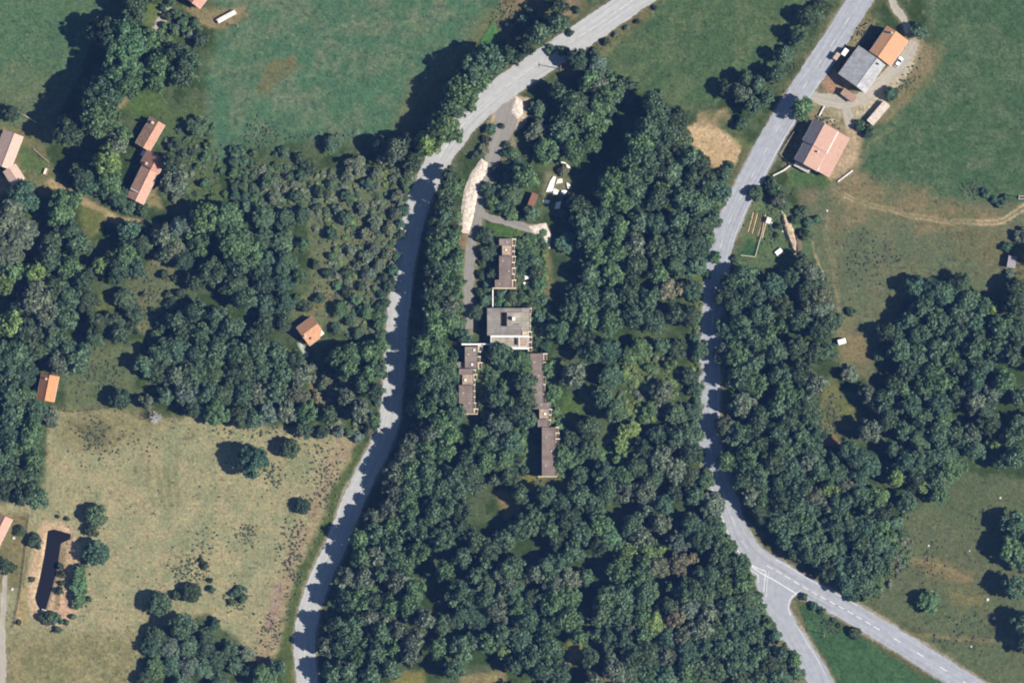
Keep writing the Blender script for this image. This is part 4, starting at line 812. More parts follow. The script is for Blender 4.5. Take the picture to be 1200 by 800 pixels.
def crown_arrays(seed, nclump=46, nleaf=130, H=2.3, base=.5, leaf=.085, flat=1.0, spread=.74, lumps=(.22,.36), shape='dome', irr=1.0):
    """crown of radius 1 on a trunk, total height H: limbs of unequal reach carry clumps of leaf sprays through the crown's volume"""
    rng = np.random.default_rng(seed); C, Nn, T, Sz = [], [], [], []
    nl = int(rng.integers(6, 10)); az = np.arange(nl)*6.283/nl+rng.uniform(-.35,.35,nl); reach = rng.uniform(1-.45*irr,1.0,nl); lift = rng.uniform(-.12,.12,nl); tone = rng.uniform(.9,1.1,nl)
    cx, cy = rng.uniform(-.14,.14,2); dep = H-base
    for k in range(nclump):
        i = int(rng.integers(nl)); t = math.sqrt(rng.uniform(.0,1.0)); th = az[i]+rng.normal(0,.22+.25*(1-t)); rho = t*reach[i]*spread*1.2
        x, y = cx*(1-t)+math.cos(th)*rho, cy*(1-t)+math.sin(th)*rho
        top = math.sqrt(max(0,1-(t*.93)**2)) if shape != 'cone' else 1-t
        lo = base+dep*.16*t; hi = base+dep*(.36+.60*top)+lift[i]*dep*t; u = 1-abs(rng.normal(0,.34)) if shape != 'cone' else 1-abs(rng.normal(0,.2))
        z = lo+(hi-lo)*max(.05,u)-.12; cr = rng.uniform(*lumps)*(1.1-.35*t)
        n = int(nleaf*(cr/.3)**2)+6; dirs = rng.normal(size=(n,3)); dirs[:,2] += .35; dirs += np.array([x,y,.3])*.5; dirs /= np.linalg.norm(dirs,axis=1)[:,None]
        pos = np.array([x,y,z])+dirs*cr*rng.uniform(.4,1.15,(n,1))*np.array([1,1,.8*flat]); nn = dirs+rng.normal(size=(n,3))*.5; nn /= np.linalg.norm(nn,axis=1)[:,None]
        C.append(pos); Nn.append(nn); T.append(np.full(n, rng.uniform(.84,1.16))*tone[i]*rng.uniform(.78,1.22,n)); Sz.append(rng.uniform(.6,1.35,n)*leaf)
    n = int(nclump*nleaf*.10); d_ = rng.normal(size=(n,3)); d_ /= np.linalg.norm(d_,axis=1)[:,None]; q = rng.uniform(.1,.55,(n,1))
    C.append(d_*q*np.array([1,1,dep*.5])+np.array([cx,cy,base+dep*.45])); Nn.append(rng.normal(size=(n,3))); Nn[-1] /= np.linalg.norm(Nn[-1],axis=1)[:,None]; T.append(rng.uniform(.7,1.1,n)); Sz.append(np.full(n, leaf*1.5))
    C = np.concatenate(C); Nn = np.concatenate(Nn); T = np.concatenate(T); Sz = np.concatenate(Sz)
    r = np.percentile(np.hypot(C[:,0],C[:,1]), 95); C[:,:2] /= r; C[:,2] = np.maximum(C[:,2], .04)
    hue = rng.normal(0,.08,len(T)); RGB = np.stack([T*(1+hue), T, T*(1-hue*.6)],1)
    return quads_from(C, Nn, Sz, rng), RGB
def mesh_of(name, V, RGB, m):
    n = len(V); me = bpy.data.meshes.new(name); me.vertices.add(n*4); me.vertices.foreach_set('co', V.reshape(-1).astype(np.float32))
    F = np.arange(n*4).reshape(n,4); me.loops.add(n*4); me.polygons.add(n); me.loops.foreach_set('vertex_index', F.astype(np.int32).ravel())
    me.polygons.foreach_set('loop_start', np.arange(0,n*4,4,dtype=np.int32)); me.update(calc_edges=True)
    ca = me.color_attributes.new('leaf','FLOAT_COLOR','POINT'); ca.data.foreach_set('color', np.repeat(np.concatenate([RGB,np.ones((n,1))],1),4,axis=0).astype(np.float32).ravel())
    me.materials.append(m); return me
def trunk_mesh(seed, H, r=.075, limbs=6, reach=.6, bark=None):
    rng = random.Random(seed); m = MB(); top = H*.62; bx = rng.uniform(-.06,.06); by = rng.uniform(-.06,.06)
    m.tube((0,0,-.08),(bx*.4,by*.4,H*.25), r*1.25, r, 9); m.tube((bx*.4,by*.4,H*.25),(bx,by,top), r, r*.45, 9)
    for k in range(limbs):
        a = k*2.4+rng.uniform(-.4,.4); z0 = H*rng.uniform(.26,.5); f = z0/top; q = rng.uniform(.5,1)*reach; e = (math.cos(a)*q*.5, math.sin(a)*q*.5, z0+.28*H/2.3)
        m.tube((bx*f,by*f,z0), e, r*.5, r*.33, 6); m.tube(e, (math.cos(a)*q, math.sin(a)*q, z0+rng.uniform(.45,.75)*H/2.3), r*.33, r*.1, 6)
    o = m.build('trunk', bark or BARK); me = o.data; bpy.data.objects.remove(o); return me
PROTO = []      # (crown mesh, trunk mesh)
for k in range(16):
    kw = dict(nleaf=150, nclump=random.choice([90,105,120]), H=2.3, leaf=random.choice([.065,.075,.085]), lumps=random.choice([(.13,.24),(.16,.28),(.11,.22)]), spread=random.choice([.70,.76]))
    PROTO.append((mesh_of('crown', *crown_arrays(100+k, **kw), LEAF), trunk_mesh(k, 2.3)))
CONE = [(mesh_of('crown', *crown_arrays(300+k, nclump=52, nleaf=95, H=2.9, base=.3, leaf=.075, lumps=(.13,.24), shape='cone'), LEAF), trunk_mesh(60+k, 3.2, .06, 8, .5)) for k in range(3)]
ROUND = [(mesh_of('crown', *crown_arrays(400+k, nclump=130, nleaf=110, H=2.0, base=.25, leaf=.07, lumps=(.16,.24), spread=.8, irr=.12), LEAF), trunk_mesh(80+k, 2.0)) for k in range(3)]
BUSH = [(mesh_of('crown', *crown_arrays(500+k, nclump=24, nleaf=80, H=1.5, base=.08, leaf=.13, lumps=(.26,.42), spread=.7), LEAF), trunk_mesh(90+k, 1.4, .05, 7, .6)) for k in range(5)]
TONES = {0:('dark green',(.038,.060,.030)), 1:('mid green',(.058,.100,.042)), 2:('bright green',(.098,.142,.046)), 3:('grey-green',(.078,.098,.063)), 4:('deep green',(.050,.084,.045)), 5:('browning',(.13,.12,.068)), 6:('olive',(.105,.122,.076)), 7:('straw green',(.125,.14,.075))}
GAIN = 1.55
# x,y,radius[,tone[,height]] in picture pixels (height in metres); one line per stretch of wood
TREES = """
152,52,20,1;146,82,19,1;150,98,16,1;122,112,18,0;122,135,20,1;125,42,16,0;160,6,13,0;157,28,13,0;174,-6,14,0;85,155,15,0;180,45,12,1;185,72,14,1;183,95,13,1;207,65,12,0;215,90,14,0;222,74,12,4;237,47,9,0,5;234,150,10,4,6;135,170,14,3;130,188,15,2;141,158,12,1;201,190,10,0;15,134,9,0,6;206,212,14,3,9
571,72,15,4;552,88,16,4;566,93,13,1;541,110,17,1;527,128,15,4;520,150,16,1;504,169,13,2;596,68,12,0;605,66,9,0;390,169,9,4,5;418,192,10,3,6;446,172,9,4;465,176,12,3;475,166,9,0;455,186,10,3;483,190,10,0
650,28,13,4;634,42,12,4;616,54,11,0;653,12,11,0;677,72,10,0;700,77,10,3;690,98,14,1;668,125,15,4;630,128,9,4,4.5;684,142,14,1;631,155,12,3,6;660,155,14,4;640,176,14,1,8;672,176,13,1;725,108,10,4;739,102,9,0;706,112,12,1;765,120,12,4,15;770,138,13,4;758,155,14,4,15;747,168,13,1,15;782,152,12,4;795,138,11,0;775,174,13,0;753,187,14,4,15;797,165,12,0;808,182,12,4;819,193,11,0;737,194,12,1,14;703,104,11,3;702,124,12,1;699,148,12,1;690,168,11,1;712,118,9,4;655,108,10,4;852,104,9,0;868,108,11,3;876,92,9,0;890,101,9,4;882,125,9,4;896,115,9,4
947,20,10,4;915,68,9,4;909,86,9,4;934,42,9,4;940,130,12,1,11;1077,37,9,4,6
30,232,15,4;8,258,18,3;25,276,18,3;10,296,16,3;20,316,14,1;6,332,12,2;75,237,13,1;72,256,13,1;83,272,14,0;92,288,14,4;62,286,12,0;57,306,13,0;44,322,12,2;82,315,13,1;100,326,12,0;85,345,13,4;65,338,12,0;45,350,15,3;28,356,13,0;58,369,14,3;15,378,14,2;36,386,14,0;80,372,12,4;62,393,12,4;104,352,11,0;97,206,13,0;109,215,11,4;130,212,13,1;122,225,9,4,6;140,230,10,4,7;151,242,8,4,5;169,246,7,0,4;98,214,9,0
153,272,11,4;165,286,10,0;150,300,12,1;120,310,9,2;138,303,10,0;140,320,11,0;160,315,10,4;146,350,10,0,6;193,276,12,3;192,298,9,4;205,290,12,3;218,305,10,0;215,268,12,3;242,257,15,1;268,256,15,1;278,281,18,1,15;236,286,12,1;252,318,14,0;230,328,10,0;278,309,14,4;292,299,14,1;287,348,13,4;274,331,12,0;230,362,12,4;208,375,11,4;253,370,13,4;272,386,13,4;235,391,12,4;220,388,10,0;158,365,9,0,5;135,378,10,0,6;140,392,11,0;115,380,10,0;112,396,9,4
408,206,12,3;408,231,9,4;440,220,9,3;442,204,10,3;461,210,9,3;478,204,9,0;407,255,11,4;425,245,10,3;440,262,11,3;412,293,13,3;420,311,10,3;440,292,12,3;445,310,9,3;450,327,12,0;458,334,9,0;425,336,10,0;400,362,11,1;418,350,10,1;410,375,11,4;428,365,10,1;420,390,10,4;395,385,9,4;440,396,10,0;355,207,9,4;322,232,9,3
312,255,13,4;335,258,12,4;355,254,10,4;310,280,13,4;333,282,13,4;355,286,10,1;312,305,13,4;335,307,13,4;310,330,13,0;335,332,12,4;352,325,9,1;312,355,13,4;335,356,12,4;310,380,13,0;330,378,11,0
527,206,9,0;520,230,13,0;523,252,11,4;510,263,9,0;515,272,12,0;512,291,14,1;510,312,13,0;527,283,11,1;533,300,10,1;520,326,14,1;508,341,13,0;528,312,10,4;535,330,9,1;510,367,14,1;525,358,11,3;508,387,13,1;528,380,10,1;569,275,9,0,4;572,297,8,0,3.5;559,366,8,0,4
615,208,13,1;599,228,10,4,6;622,249,9,4,5;717,212,14,1,14;710,230,13,1,13;740,205,13,4;765,200,13,0;790,205,13,4;812,210,12,0;832,216,13,0;725,240,13,1,13;748,228,12,4;772,232,13,0;798,235,13,4;822,238,12,4;845,226,10,4;676,243,12,0;683,258,13,4;702,252,12,4;664,284,10,4,4.5;690,278,13,4;700,296,13,1;722,268,13,1;748,258,13,4;770,265,12,4;795,262,13,4;820,262,12,0;836,256,9,4;720,295,13,1;745,285,13,3;770,292,13,0;793,288,12,4;815,288,12,4;828,280,9,1;695,322,13,4;720,322,13,1;745,315,13,0;770,318,12,1;792,312,11,4;813,312,11,4;690,348,13,4;712,350,13,4;738,342,13,0;762,348,12,4;784,338,10,5;810,340,10,4;690,375,13,1;715,378,13,1;740,370,13,4;765,375,13,4;797,340,8,5;790,366,11,0;808,370,10,0;672,345,10,0;668,365,10,4;655,386,11,1;678,396,11,0
870,325,13,4;855,330,10,0;880,345,13,4;905,335,12,4;925,325,9,4;860,355,12,4;845,350,9,0;890,370,13,4;865,382,13,4;915,362,12,0;940,345,9,0;935,375,11,4;958,360,11,3;940,308,10,0;950,320,10,3;962,350,11,3;948,338,10,0;848,385,11,4;880,398,12,4;900,390,11,1;960,385,12,0;975,375,10,4
1072,335,10,4;1090,340,11,4;1107,347,12,4;1125,332,10,4;1132,352,12,4;1080,362,13,4;1065,377,12,4;1097,375,13,4;1117,368,12,4;1037,391,10,0;1050,389,11,4;1075,392,12,4;1140,375,12,4;1150,358,9,4;1190,336,10,0;1190,358,13,0;1170,382,13,4;1178,350,8,0;1120,392,12,4;1145,395,11,0;1192,390,12,4
1055,412,13,4;1075,415,12,4;1095,410,12,4;1062,432,11,4;1090,432,13,1;1112,420,11,1;1122,430,9,4;1140,412,13,4;1165,412,12,4;1185,418,13,0;1172,445,13,1;1150,430,11,4;1047,450,10,4;995,438,9,3,5;1017,462,10,3;1033,470,12,4;1065,475,11,4;1057,458,9,1;1082,450,11,1;1102,447,11,1;1100,472,11,4;1105,488,11,1;1140,472,12,3;1155,483,11,4;1160,462,10,3;1195,500,13,4;1183,513,12,4;1188,535,12,4;1170,540,9,4;1140,525,10,4;1137,508,10,3;1058,503,11,4;1075,515,11,4;1098,508,12,4;1017,505,12,3;992,527,11,4;1005,535,11,4;1018,545,11,4;1047,525,9,4;1060,538,11,4;1075,542,12,4;1095,532,11,4;1110,530,11,4;1112,548,11,1;1125,545,9,1;978,555,11,4;962,548,12,4;1005,560,10,4;970,572,9,2;1050,560,9,2;1030,580,10,2;1070,562,10,0;1100,562,12,4;1100,580,9,1;1060,588,11,4;1005,578,11,4;990,565,11,3;1120,465,10,4;1040,490,11,0;985,590,11,4;1035,600,10,0;1080,490,10,4;1120,508,10,4;1160,500,10,0;1195,465,11,4;1140,448,10,4
910,415,12,4;932,410,12,0;955,415,11,0;970,412,9,4;912,442,13,4;937,437,13,0;953,450,12,3;920,463,13,1;907,481,13,4;942,470,12,4;925,492,13,0;950,490,10,4;955,508,11,4;910,508,12,4;937,512,12,4;922,525,12,4;950,527,10,4;907,542,12,0;930,548,12,4;947,542,10,3;915,565,12,4;938,568,12,4;910,586,12,0;930,590,12,4;952,580,10,3;950,597,11,4;850,415,11,3;862,415,13,1;865,442,13,4;883,425,13,4;883,450,13,1;850,498,11,3;870,475,13,3;865,510,13,4;885,490,13,0;852,540,11,1;872,535,13,1;888,518,12,0;868,560,12,0;885,555,13,4;880,580,11,3;893,575,11,4;890,598,11,0;896,402,11,4
672,440,13,3;692,412,12,4;712,410,12,4;735,415,11,1,9;750,408,10,1,7;775,404,9,4,6;796,410,10,0,5;715,440,11,4,8;705,466,11,4;735,437,7,2,3;775,459,11,3,7;720,480,10,4;690,500,11,4;670,515,9,0;662,538,12,1,8;643,434,9,1,6;648,460,9,1,6;690,525,10,4;677,534,9,4;680,556,9,4;737,505,10,2,6;730,520,10,2,6;752,526,11,0;773,510,10,0,7;793,487,10,4,6;775,535,13,3;792,510,12,4;812,482,9,4,5;808,508,11,4;810,530,11,0;790,550,12,3;708,552,12,4;730,558,11,1;748,548,11,0;712,572,12,4;735,575,11,3;762,560,11,4;755,577,12,3;775,590,11,4;792,578,10,0;808,558,11,0;812,578,11,4;826,563,9,1;834,591,12,3;697,590,12,4;680,580,11,4;640,580,11,4;658,588,11,4;672,575,9,4;612,580,10,0;820,410,9,4;808,440,9,0,4.5;815,456,8,4,4
615,446,11,0;610,425,11,1;615,470,11,4;617,492,10,4;604,482,11,0;600,520,12,4;585,497,12,3;588,540,11,1;585,415,11,4;595,422,11,1,7
307,412,12,4;325,415,12,4;312,435,12,4;330,438,12,4;308,460,12,3;325,458,12,4;315,485,11,3;338,480,12,3;350,462,11,3;352,437,13,3;347,420,9,0;360,482,11,1;357,503,9,0,6;385,485,9,0;395,420,10,1;407,415,11,1;408,432,11,1;435,413,11,1;445,405,9,1;432,436,11,1;443,432,9,4;427,450,10,4;440,458,9,0;425,480,12,3;437,490,9,1;405,465,9,3;190,412,12,4;210,410,12,4;232,412,12,4;255,412,12,4;278,412,12,4;188,435,11,4;205,442,12,3;228,435,12,4;250,437,12,1;275,437,12,0;195,462,10,4;220,460,12,3;245,460,11,4;265,462,11,0;288,460,12,0;228,480,9,0;283,488,11,0;295,490,10,4;172,428,11,4;300,395,12,0;290,432,11,4
493,427,12,1;494,405,12,1;513,415,12,1;497,450,12,4;512,440,12,4;490,475,11,4;500,475,13,1;518,460,12,4;525,427,10,1;528,467,9,4;513,492,13,1;500,506,13,3;525,505,13,1;482,520,12,3;475,532,12,3;497,527,13,1;520,526,12,1;533,482,11,4;465,552,12,3;485,550,13,1;505,550,13,4;462,572,12,3;482,571,12,4;500,572,12,4;460,592,12,3;480,593,12,1;533,555,13,4;545,536,10,4;562,525,10,1;570,541,11,1;552,552,11,4;598,556,10,0;518,571,12,4;538,571,12,4;557,567,11,4;523,591,12,4;541,598,11,0;505,597,12,4;560,510,10,1;578,520,10,4;582,467,11,4,9
443,622,13,4;440,606,11,3;460,615,12,1;460,635,12,4;480,615,11,4;495,620,12,4;518,628,13,4;540,620,11,0;557,632,11,4;575,645,12,4;425,655,12,1;442,650,12,3;460,653,11,4;475,656,12,1;492,645,11,1;520,668,11,1;408,677,12,3;428,675,12,3;448,672,11,4;465,680,12,3;487,685,12,1;540,652,11,4;558,675,10,4;570,683,11,4;592,666,12,4;405,701,12,4;425,700,12,1;442,700,11,0;460,707,12,1;480,705,12,1;498,722,12,3;540,695,15,4;565,700,12,4;517,726,11,0;540,720,11,4;560,722,11,4;580,711,12,3;397,733,12,4;417,730,12,4;435,726,11,3;445,741,12,4;467,740,12,3;485,748,12,3;510,756,12,1;545,756,15,4;572,750,12,1;590,741,12,4;384,756,11,3;402,756,13,4;420,762,12,1;440,765,12,4;460,760,11,1;480,770,11,3;392,786,12,4;412,786,12,4;435,786,12,4;455,783,11,4;532,783,11,4;425,632,12,1;592,632,11,4;600,690,11,4
610,616,12,0;625,610,12,4;645,616,12,1;665,610,12,0;682,623,12,4;652,633,9,0;672,644,12,4;705,615,12,1;715,628,11,1;700,638,10,0;740,615,11,4;750,626,12,3;735,643,10,2;760,641,11,2;775,611,11,3;795,636,11,3;810,616,11,4;820,631,12,4;832,615,11,4;847,638,11,1;865,661,11,1;842,653,11,0;795,661,11,5;772,663,11,3;755,655,10,1;725,666,14,1;750,676,12,1;625,673,10,3;642,663,11,4;657,660,11,4;650,683,12,3;670,678,12,3;685,675,9,4;645,703,13,1;665,696,12,1;707,701,13,1;725,696,12,4;740,695,12,4;757,692,12,4;785,706,10,0;807,686,11,0;832,673,12,4;825,696,12,4;850,688,12,1;870,683,11,1;852,708,12,4;872,700,11,4;832,716,12,3;810,708,12,3;790,721,11,5;665,723,14,1;640,736,11,1;680,744,10,1;705,718,12,4;710,745,9,4;730,718,12,4;747,721,11,1;765,731,12,2;730,743,12,4;755,743,12,1;780,746,11,4;802,741,12,3;820,736,12,3;840,736,11,1;860,728,12,4;877,718,11,4;882,741,11,4;865,751,12,4;845,756,12,4;825,758,12,4;805,761,11,4;782,768,11,3;760,766,12,4;740,766,11,0;610,751,12,4;620,766,13,4;640,757,12,4;605,776,11,0;635,781,13,4;657,786,11,0;695,794,10,3;720,784,12,3;740,786,12,4;760,788,12,1;780,791,11,4;800,786,12,1;820,783,12,4;840,781,12,4;860,776,12,4;877,771,12,4;870,794,11,0;888,791,10,0;606,708,11,1;605,662,11,0;622,700,10,0;620,725,11,4;690,770,10,0;893,762,9,4
915,763,10,4;905,776,12,0;927,771,9,1;932,790,9,4;915,794,11,4;908,611,11,4;925,616,11,4;922,628,11,4;942,611,11,1;940,633,12,4;957,621,11,4;950,648,12,4;932,647,9,0;967,643,11,4;975,616,12,4;992,611,11,4;995,631,10,0;985,634,10,4;1012,616,11,4;1007,638,12,0;1027,636,11,4;1030,615,10,1;970,668,10,0;985,662,12,4;1002,661,13,4;1022,662,12,4;992,682,12,4;1010,682,11,4;1040,648,9,4;1187,615,14,4;1185,645,14,1;1193,658,10,4;1188,688,13,4;1198,728,13,4;1205,630,14,4;1207,750,14,0
8,415,13,4;28,416,13,4;42,408,11,0;15,436,13,4;31,438,11,0;15,458,13,4;29,470,12,4;44,482,11,4;15,484,13,4;60,490,10,3,6;38,499,12,1;15,503,12,4;40,516,13,1;8,526,13,4;27,528,11,1;40,540,12,1;8,549,12,4;22,556,10,0;40,558,9,4;32,576,12,0;45,583,12,4;10,573,11,0;72,425,12,3;92,425,13,4;82,412,10,4;100,411,9,4
185,742,12,4;215,733,14,4;180,758,12,4;200,756,12,3;220,756,13,4;240,757,12,0;182,783,12,1;202,778,12,4;220,781,12,3;238,781,12,4;255,773,12,0;270,761,10,4;277,778,11,4;292,786,11,4;258,796,12,0;290,766,9,3;245,741,9,0;310,790,11,1;326,781,9,4;172,796,11,0;215,800,12,4
1215,300,12,0;1215,420,14,4;1216,500,13,4;612,815,13,4;650,815,13,4;700,818,13,0;750,815,13,4;800,815,13,4;850,815,12,4;450,815,13,4;410,812,13,4;500,825,12,4;580,820,12,4;240,815,13,4;180,818,13,4;-14,420,14,4;-14,460,14,4;-14,500,14,4;-14,290,14,4;-14,330,14,4;150,-20,14,4;640,-14,12,4
"""
NAMED = [
 (114,603,12.5,4,6.5,'R','broadleaf_tree','round tree above right of the dark pond, upper of the three there'),
 (109,621,8,0,4,'R','broadleaf_tree','smallest round tree right of the dark pond, between two larger ones'),
 (114,647,14.5,4,8,'R','broadleaf_tree','largest round tree right of the dark pond'),  # isolated ones that can be told at a glance: x, y, r, tone, height, prototype list, name, label
 (297,540,18,4,12.5,'R','broadleaf_tree','big round tree alone in the dry pasture, throwing a round shadow to its left'),
 (340,525,11.5,0,7,'R','broadleaf_tree','small dark ball-shaped tree in the upper right corner of the dry pasture'),
 (188,707,13.5,4,8.0,'R','broadleaf_tree','round tree in the dry pasture above the lower left copse, beside its own dark shadow'),
 (225,694,11,0,5,'R','broadleaf_tree','low green tree in a patch of tufts above the lower left copse'),
 (1088,705,13,1,6,'R','broadleaf_tree','lone bushy tree in the middle of the lower right meadow'),
 (256,483,15,1,10,'R','broadleaf_tree','smooth round green tree at the upper edge of the dry pasture'),
 (141,467,12,0,7,'R','broadleaf_tree','very dark round tree in the scrub above the dry pasture'),
 (173,471,9,3,6,'B','broadleaf_tree','small grey-green tree just left of the silver bare tree'),
 (355,593,9,0,4.5,'R','broadleaf_tree','dark round bush-like tree in the dry pasture nearest the long road'),
]
SHRUBS = """
205,170,7,0;333,178,6,4;352,186,6,4;323,181,3,4;322,193,3,0;962,8,8,0;958,20,7,4;922,60,7,4;1043,110,8,4;1017,155,6,0;1008,148,6,1;868,145,7,4;906,92,6,0;953,12,6,0;928,52,6,0
203,357,8,0;190,380,8,0;212,343,5,0;197,345,4,0;160,373,7,0;155,386,8,0;170,268,6,1;176,262,4,1;192,322,5,0;205,326,4,0;178,362,3,0;168,345,3,0;170,415,5,0;186,392,7,4
315,212,8,4;347,230,7,4;377,225,7,0;388,217,6,4;466,232,7,3;464,250,7,3;388,275,7,0;385,320,6,0;407,342,6,0;358,358,7,0;440,368,7,1;362,197,8,0;340,207,5,0;372,243,5,0;390,300,5,1;430,215,7,4;475,216,6,4;456,268,7,3;470,262,5,4;454,298,6,3;395,245,6,3;370,310,5,0;375,350,6,4;350,350,5,1;427,275,7,3;448,345,5,0;446,360,6,0;443,378,7,1;450,372,4,4;430,300,8,3;432,320,8,3;408,320,6,1;395,335,5,1
564,322,5,0;564,342,5,1;565,308,4,0;573,222,8,4;590,225,8,4;577,238,7,1;590,243,8,4;600,251,7,1;583,206,6,0;592,195,6,4;600,180,7,1;607,195,8,4;660,252,7,4;668,232,6,0;660,200,6,3
610,285,7,1;620,292,8,1;612,300,7,1;625,305,8,4;628,320,7,0;632,335,8,1;610,312,6,0;626,345,7,1;612,350,8,1;635,352,7,4;620,358,7,0;590,344,7,4;600,348,8,0;585,353,7,1;596,355,6,1;632,372,7,4;638,390,7,1;646,372,6,4;640,405,7,1;630,400,6,0;578,285,7,0;577,300,6,0;578,320,7,0;572,335,6,4;568,352,7,4
575,442,6,1;592,452,8,1;570,460,7,1;566,475,7,1;572,490,8,1;568,505,7,1;565,415,6,1;604,405,5,2;579,452,5,0;590,475,6,1;607,535,6,0;602,550,5,0;615,552,5,0;536,415,6,4;533,440,8,4;530,455,8,4;533,468,7,4;535,498,7,1;540,512,8,1;643,448,7,1;645,472,6,1;652,482,5,1;655,500,6,1;657,517,7,1;657,552,7,1;700,535,8,1;725,538,7,1;742,432,6,2;760,430,5,2;785,425,6,1;760,480,7,1;755,490,6,1
378,507,7,0;382,445,8,3;372,465,6,5;377,452,5,1;366,430,5,3;92,670,8,1;92,684,9,1;92,698,8,1;90,708,5,1;42,635,8,0;25,622,6,0;7,662,9,0;16,664,4,0;57,724,8,0;67,725,7,4;70,692,4,0;73,673,4,0;73,683,3,0;38,679,3,0;71,664,4,0;22,729,3,0;79,608,2.5,0;68,605,2,0;98,693,4,0;105,702,3,0;96,706,3,4;100,660,3,1;78,729,3,4;86,722,3,4;68,738,4,4
252,730,6,0;248,690,4,0;247,680,3,0;236,657,3,0;240,663,4,0;276,695,5,4;285,700,5,4;283,690,5,4;272,705,4,0;207,697,5,0;1030,417,7,0;1027,416,6,0;1002,740,7,0;984,733,3,0;977,727,3,0;955,710,5,4;963,714,4,4;942,699,4,0;1165,352,4,0;1135,334,6,1;960,330,7,0;998,365,5,0;885,228,8,4;908,223,8,1;912,233,8,3;905,217,8,4;918,240,6,4;940,249,7,4;948,260,6,4;932,258,5,1;943,275,6,0;913,265,4,0;910,275,3,0;861,303,4,0;958,257,5,1;1180,290,6,1;1197,275,8,3;1182,322,5,3;1188,300,4,1;1155,226,5,4;1165,234,4,4;1172,238,5,4;1177,232,4,4;1000,698,7,0;908,745,7,4;1050,612,8,4;1058,625,6,1;1045,628,6,1;1050,640,6,1;1040,668,7,1;1030,680,7,1;1022,692,7,1;1015,700,5,1
275,178,6,4;285,176,6,4;275,190,6,4;286,190,6,4;296,192,5,1;275,203,6,1;286,205,6,4;297,206,5,4;275,216,6,4;286,218,6,4;297,220,5,4;276,229,6,4;287,231,6,4;298,234,5,1;276,241,5,0;288,243,6,4;297,180,4,4;205,232,5,3;218,222,4,1;225,240,5,1;245,170,5,1;232,196,4,1;215,180,5,4;240,215,5,1;250,232,5,1;260,200,4,1;265,228,4,1;215,205,5,3;226,178,4,0;241,185,5,1
575,152,6,4;571,164,5,0;566,176,6,3;558,183,5,0;588,148,3,0;594,170,4,0;590,180,4,0;580,200,4,0;572,228,5,0;534,255,7,1;532,220,7,1;535,270,6,1;538,345,6,1;539,330,5,4;537,315,6,1;539,360,6,1;540,378,7,4;545,395,8,4;535,390,6,1;475,246,6,4;476,222,5,1;470,275,5,4;464,300,5,1;462,318,6,4;487,196,5,4;486,188,5,0;459,328,5,0;452,355,5,4;448,392,6,4;454,340,4,4;446,425,5,4;450,440,4,0;442,470,5,4;440,500,5,0;432,505,5,3;420,512,6,3;410,507,5,1;398,506,6,3
814,350,5,1;816,375,5,1;814,398,6,4;815,420,5,1;814,445,5,1;816,470,5,1;815,500,6,4;820,530,6,1;828,555,6,1;838,582,6,3;838,302,6,1;829,322,4,1;848,205,7,4;855,195,5,1;842,238,7,1;838,262,6,1;838,605,7,1;845,620,7,1;858,640,6,1;868,660,6,1;878,680,7,1;886,700,7,1;893,712,6,1;899,728,6,1;905,735,5,4
620,10,6,4;612,25,7,4;605,40,6,0;627,20,5,1;663,25,5,4;668,38,4,0;676,12,4,0;660,60,6,4;645,58,5,1;711,50,4,0;722,42,3,6;696,62,5,4;748,26,3,0;735,33,3,6;768,10,3,0;192,10,4,0;196,20,5,0;200,5,5,1;207,17,5,1;215,25,6,1;228,27,5,0;205,35,6,4;218,38,6,1;232,34,5,4;196,47,6,1;192,30,4,1;165,20,6,1;225,40,6,3
"""
SCATTER = []
def parse(t): 
    for row in t.strip().split(';' if '\n' not in t.strip() else None) if False else t.replace('\n', ';').split(';'):
        q = row.strip().split(',')
        if len(q) >= 3: yield [float(v) for v in q]
LM = [(597,383,'grey flat-roofed hall'),(592,309,'short brown-roofed block'),(550,445,'stepped brown-roofed block'),(638,430,'long brown block’s upper end'.replace('’',"'")),(643,535,"long brown block's lower end"),(363,388,'orange-roofed cabin'),(57,453,'narrow orange house'),(170,212,'long pink farmhouse'),(176,157,'patched old barn'),(12,178,'corner farmhouse'),(232,-4,'top-edge house'),(1008,85,'grey-roofed farmhouse'),(960,172,'slate-sloped barn'),(58,668,'dark pond'),(838,172,'bare sand patch'),(652,220,'pale rubble'),(887,265,'vegetable plot'),(905,690,'road junction'),(986,402,'white caravan'),(297,540,'big pasture tree'),(183,490,'silver bare tree'),(1088,705,'lone meadow tree'),(592,588,'tan clearing'),(674,765,'ochre clearing'),(765,430,'sunny glade'),(552,235,'white gravel bank'),(975,490,'dry strip clearing'),(511,193,"long road's upper bend"),(445,520,"long road's lower bend"),(831,500,"right road's slight kink"),(1185,307,'dark-roofed hut'),(478,798,'bottom-edge clearing'),(640,285,'gravel turning spot'),(170,370,'western scrub clearing'),(700,175,'long gap of shade'),(925,283,'pale earth bank'),(1060,745,"long straight road's middle"),(360,760,"long road's lower end"),(840,290,"right road's upper curve")]
DIRS = ['right','upper right','above','upper left','left','lower left','below','lower right']
def where(x, y):
    d2, lx, ly, nm = min(((x-a)**2+(y-c)**2, a, c, n) for a, c, n in LM); k = int(((math.degrees(math.atan2(ly-y, x-lx))+382.5) % 360)//45)
    return nm, DIRS[k], d2
ORD = ['nearest','second','third','fourth','fifth','sixth','seventh','eighth','ninth','tenth','eleventh','twelfth','thirteenth','fourteenth','fifteenth','sixteenth','seventeenth','eighteenth','nineteenth','twentieth']
ORD += ['twenty-first','twenty-second','twenty-third','twenty-fourth','twenty-fifth','twenty-sixth','twenty-seventh','twenty-eighth']
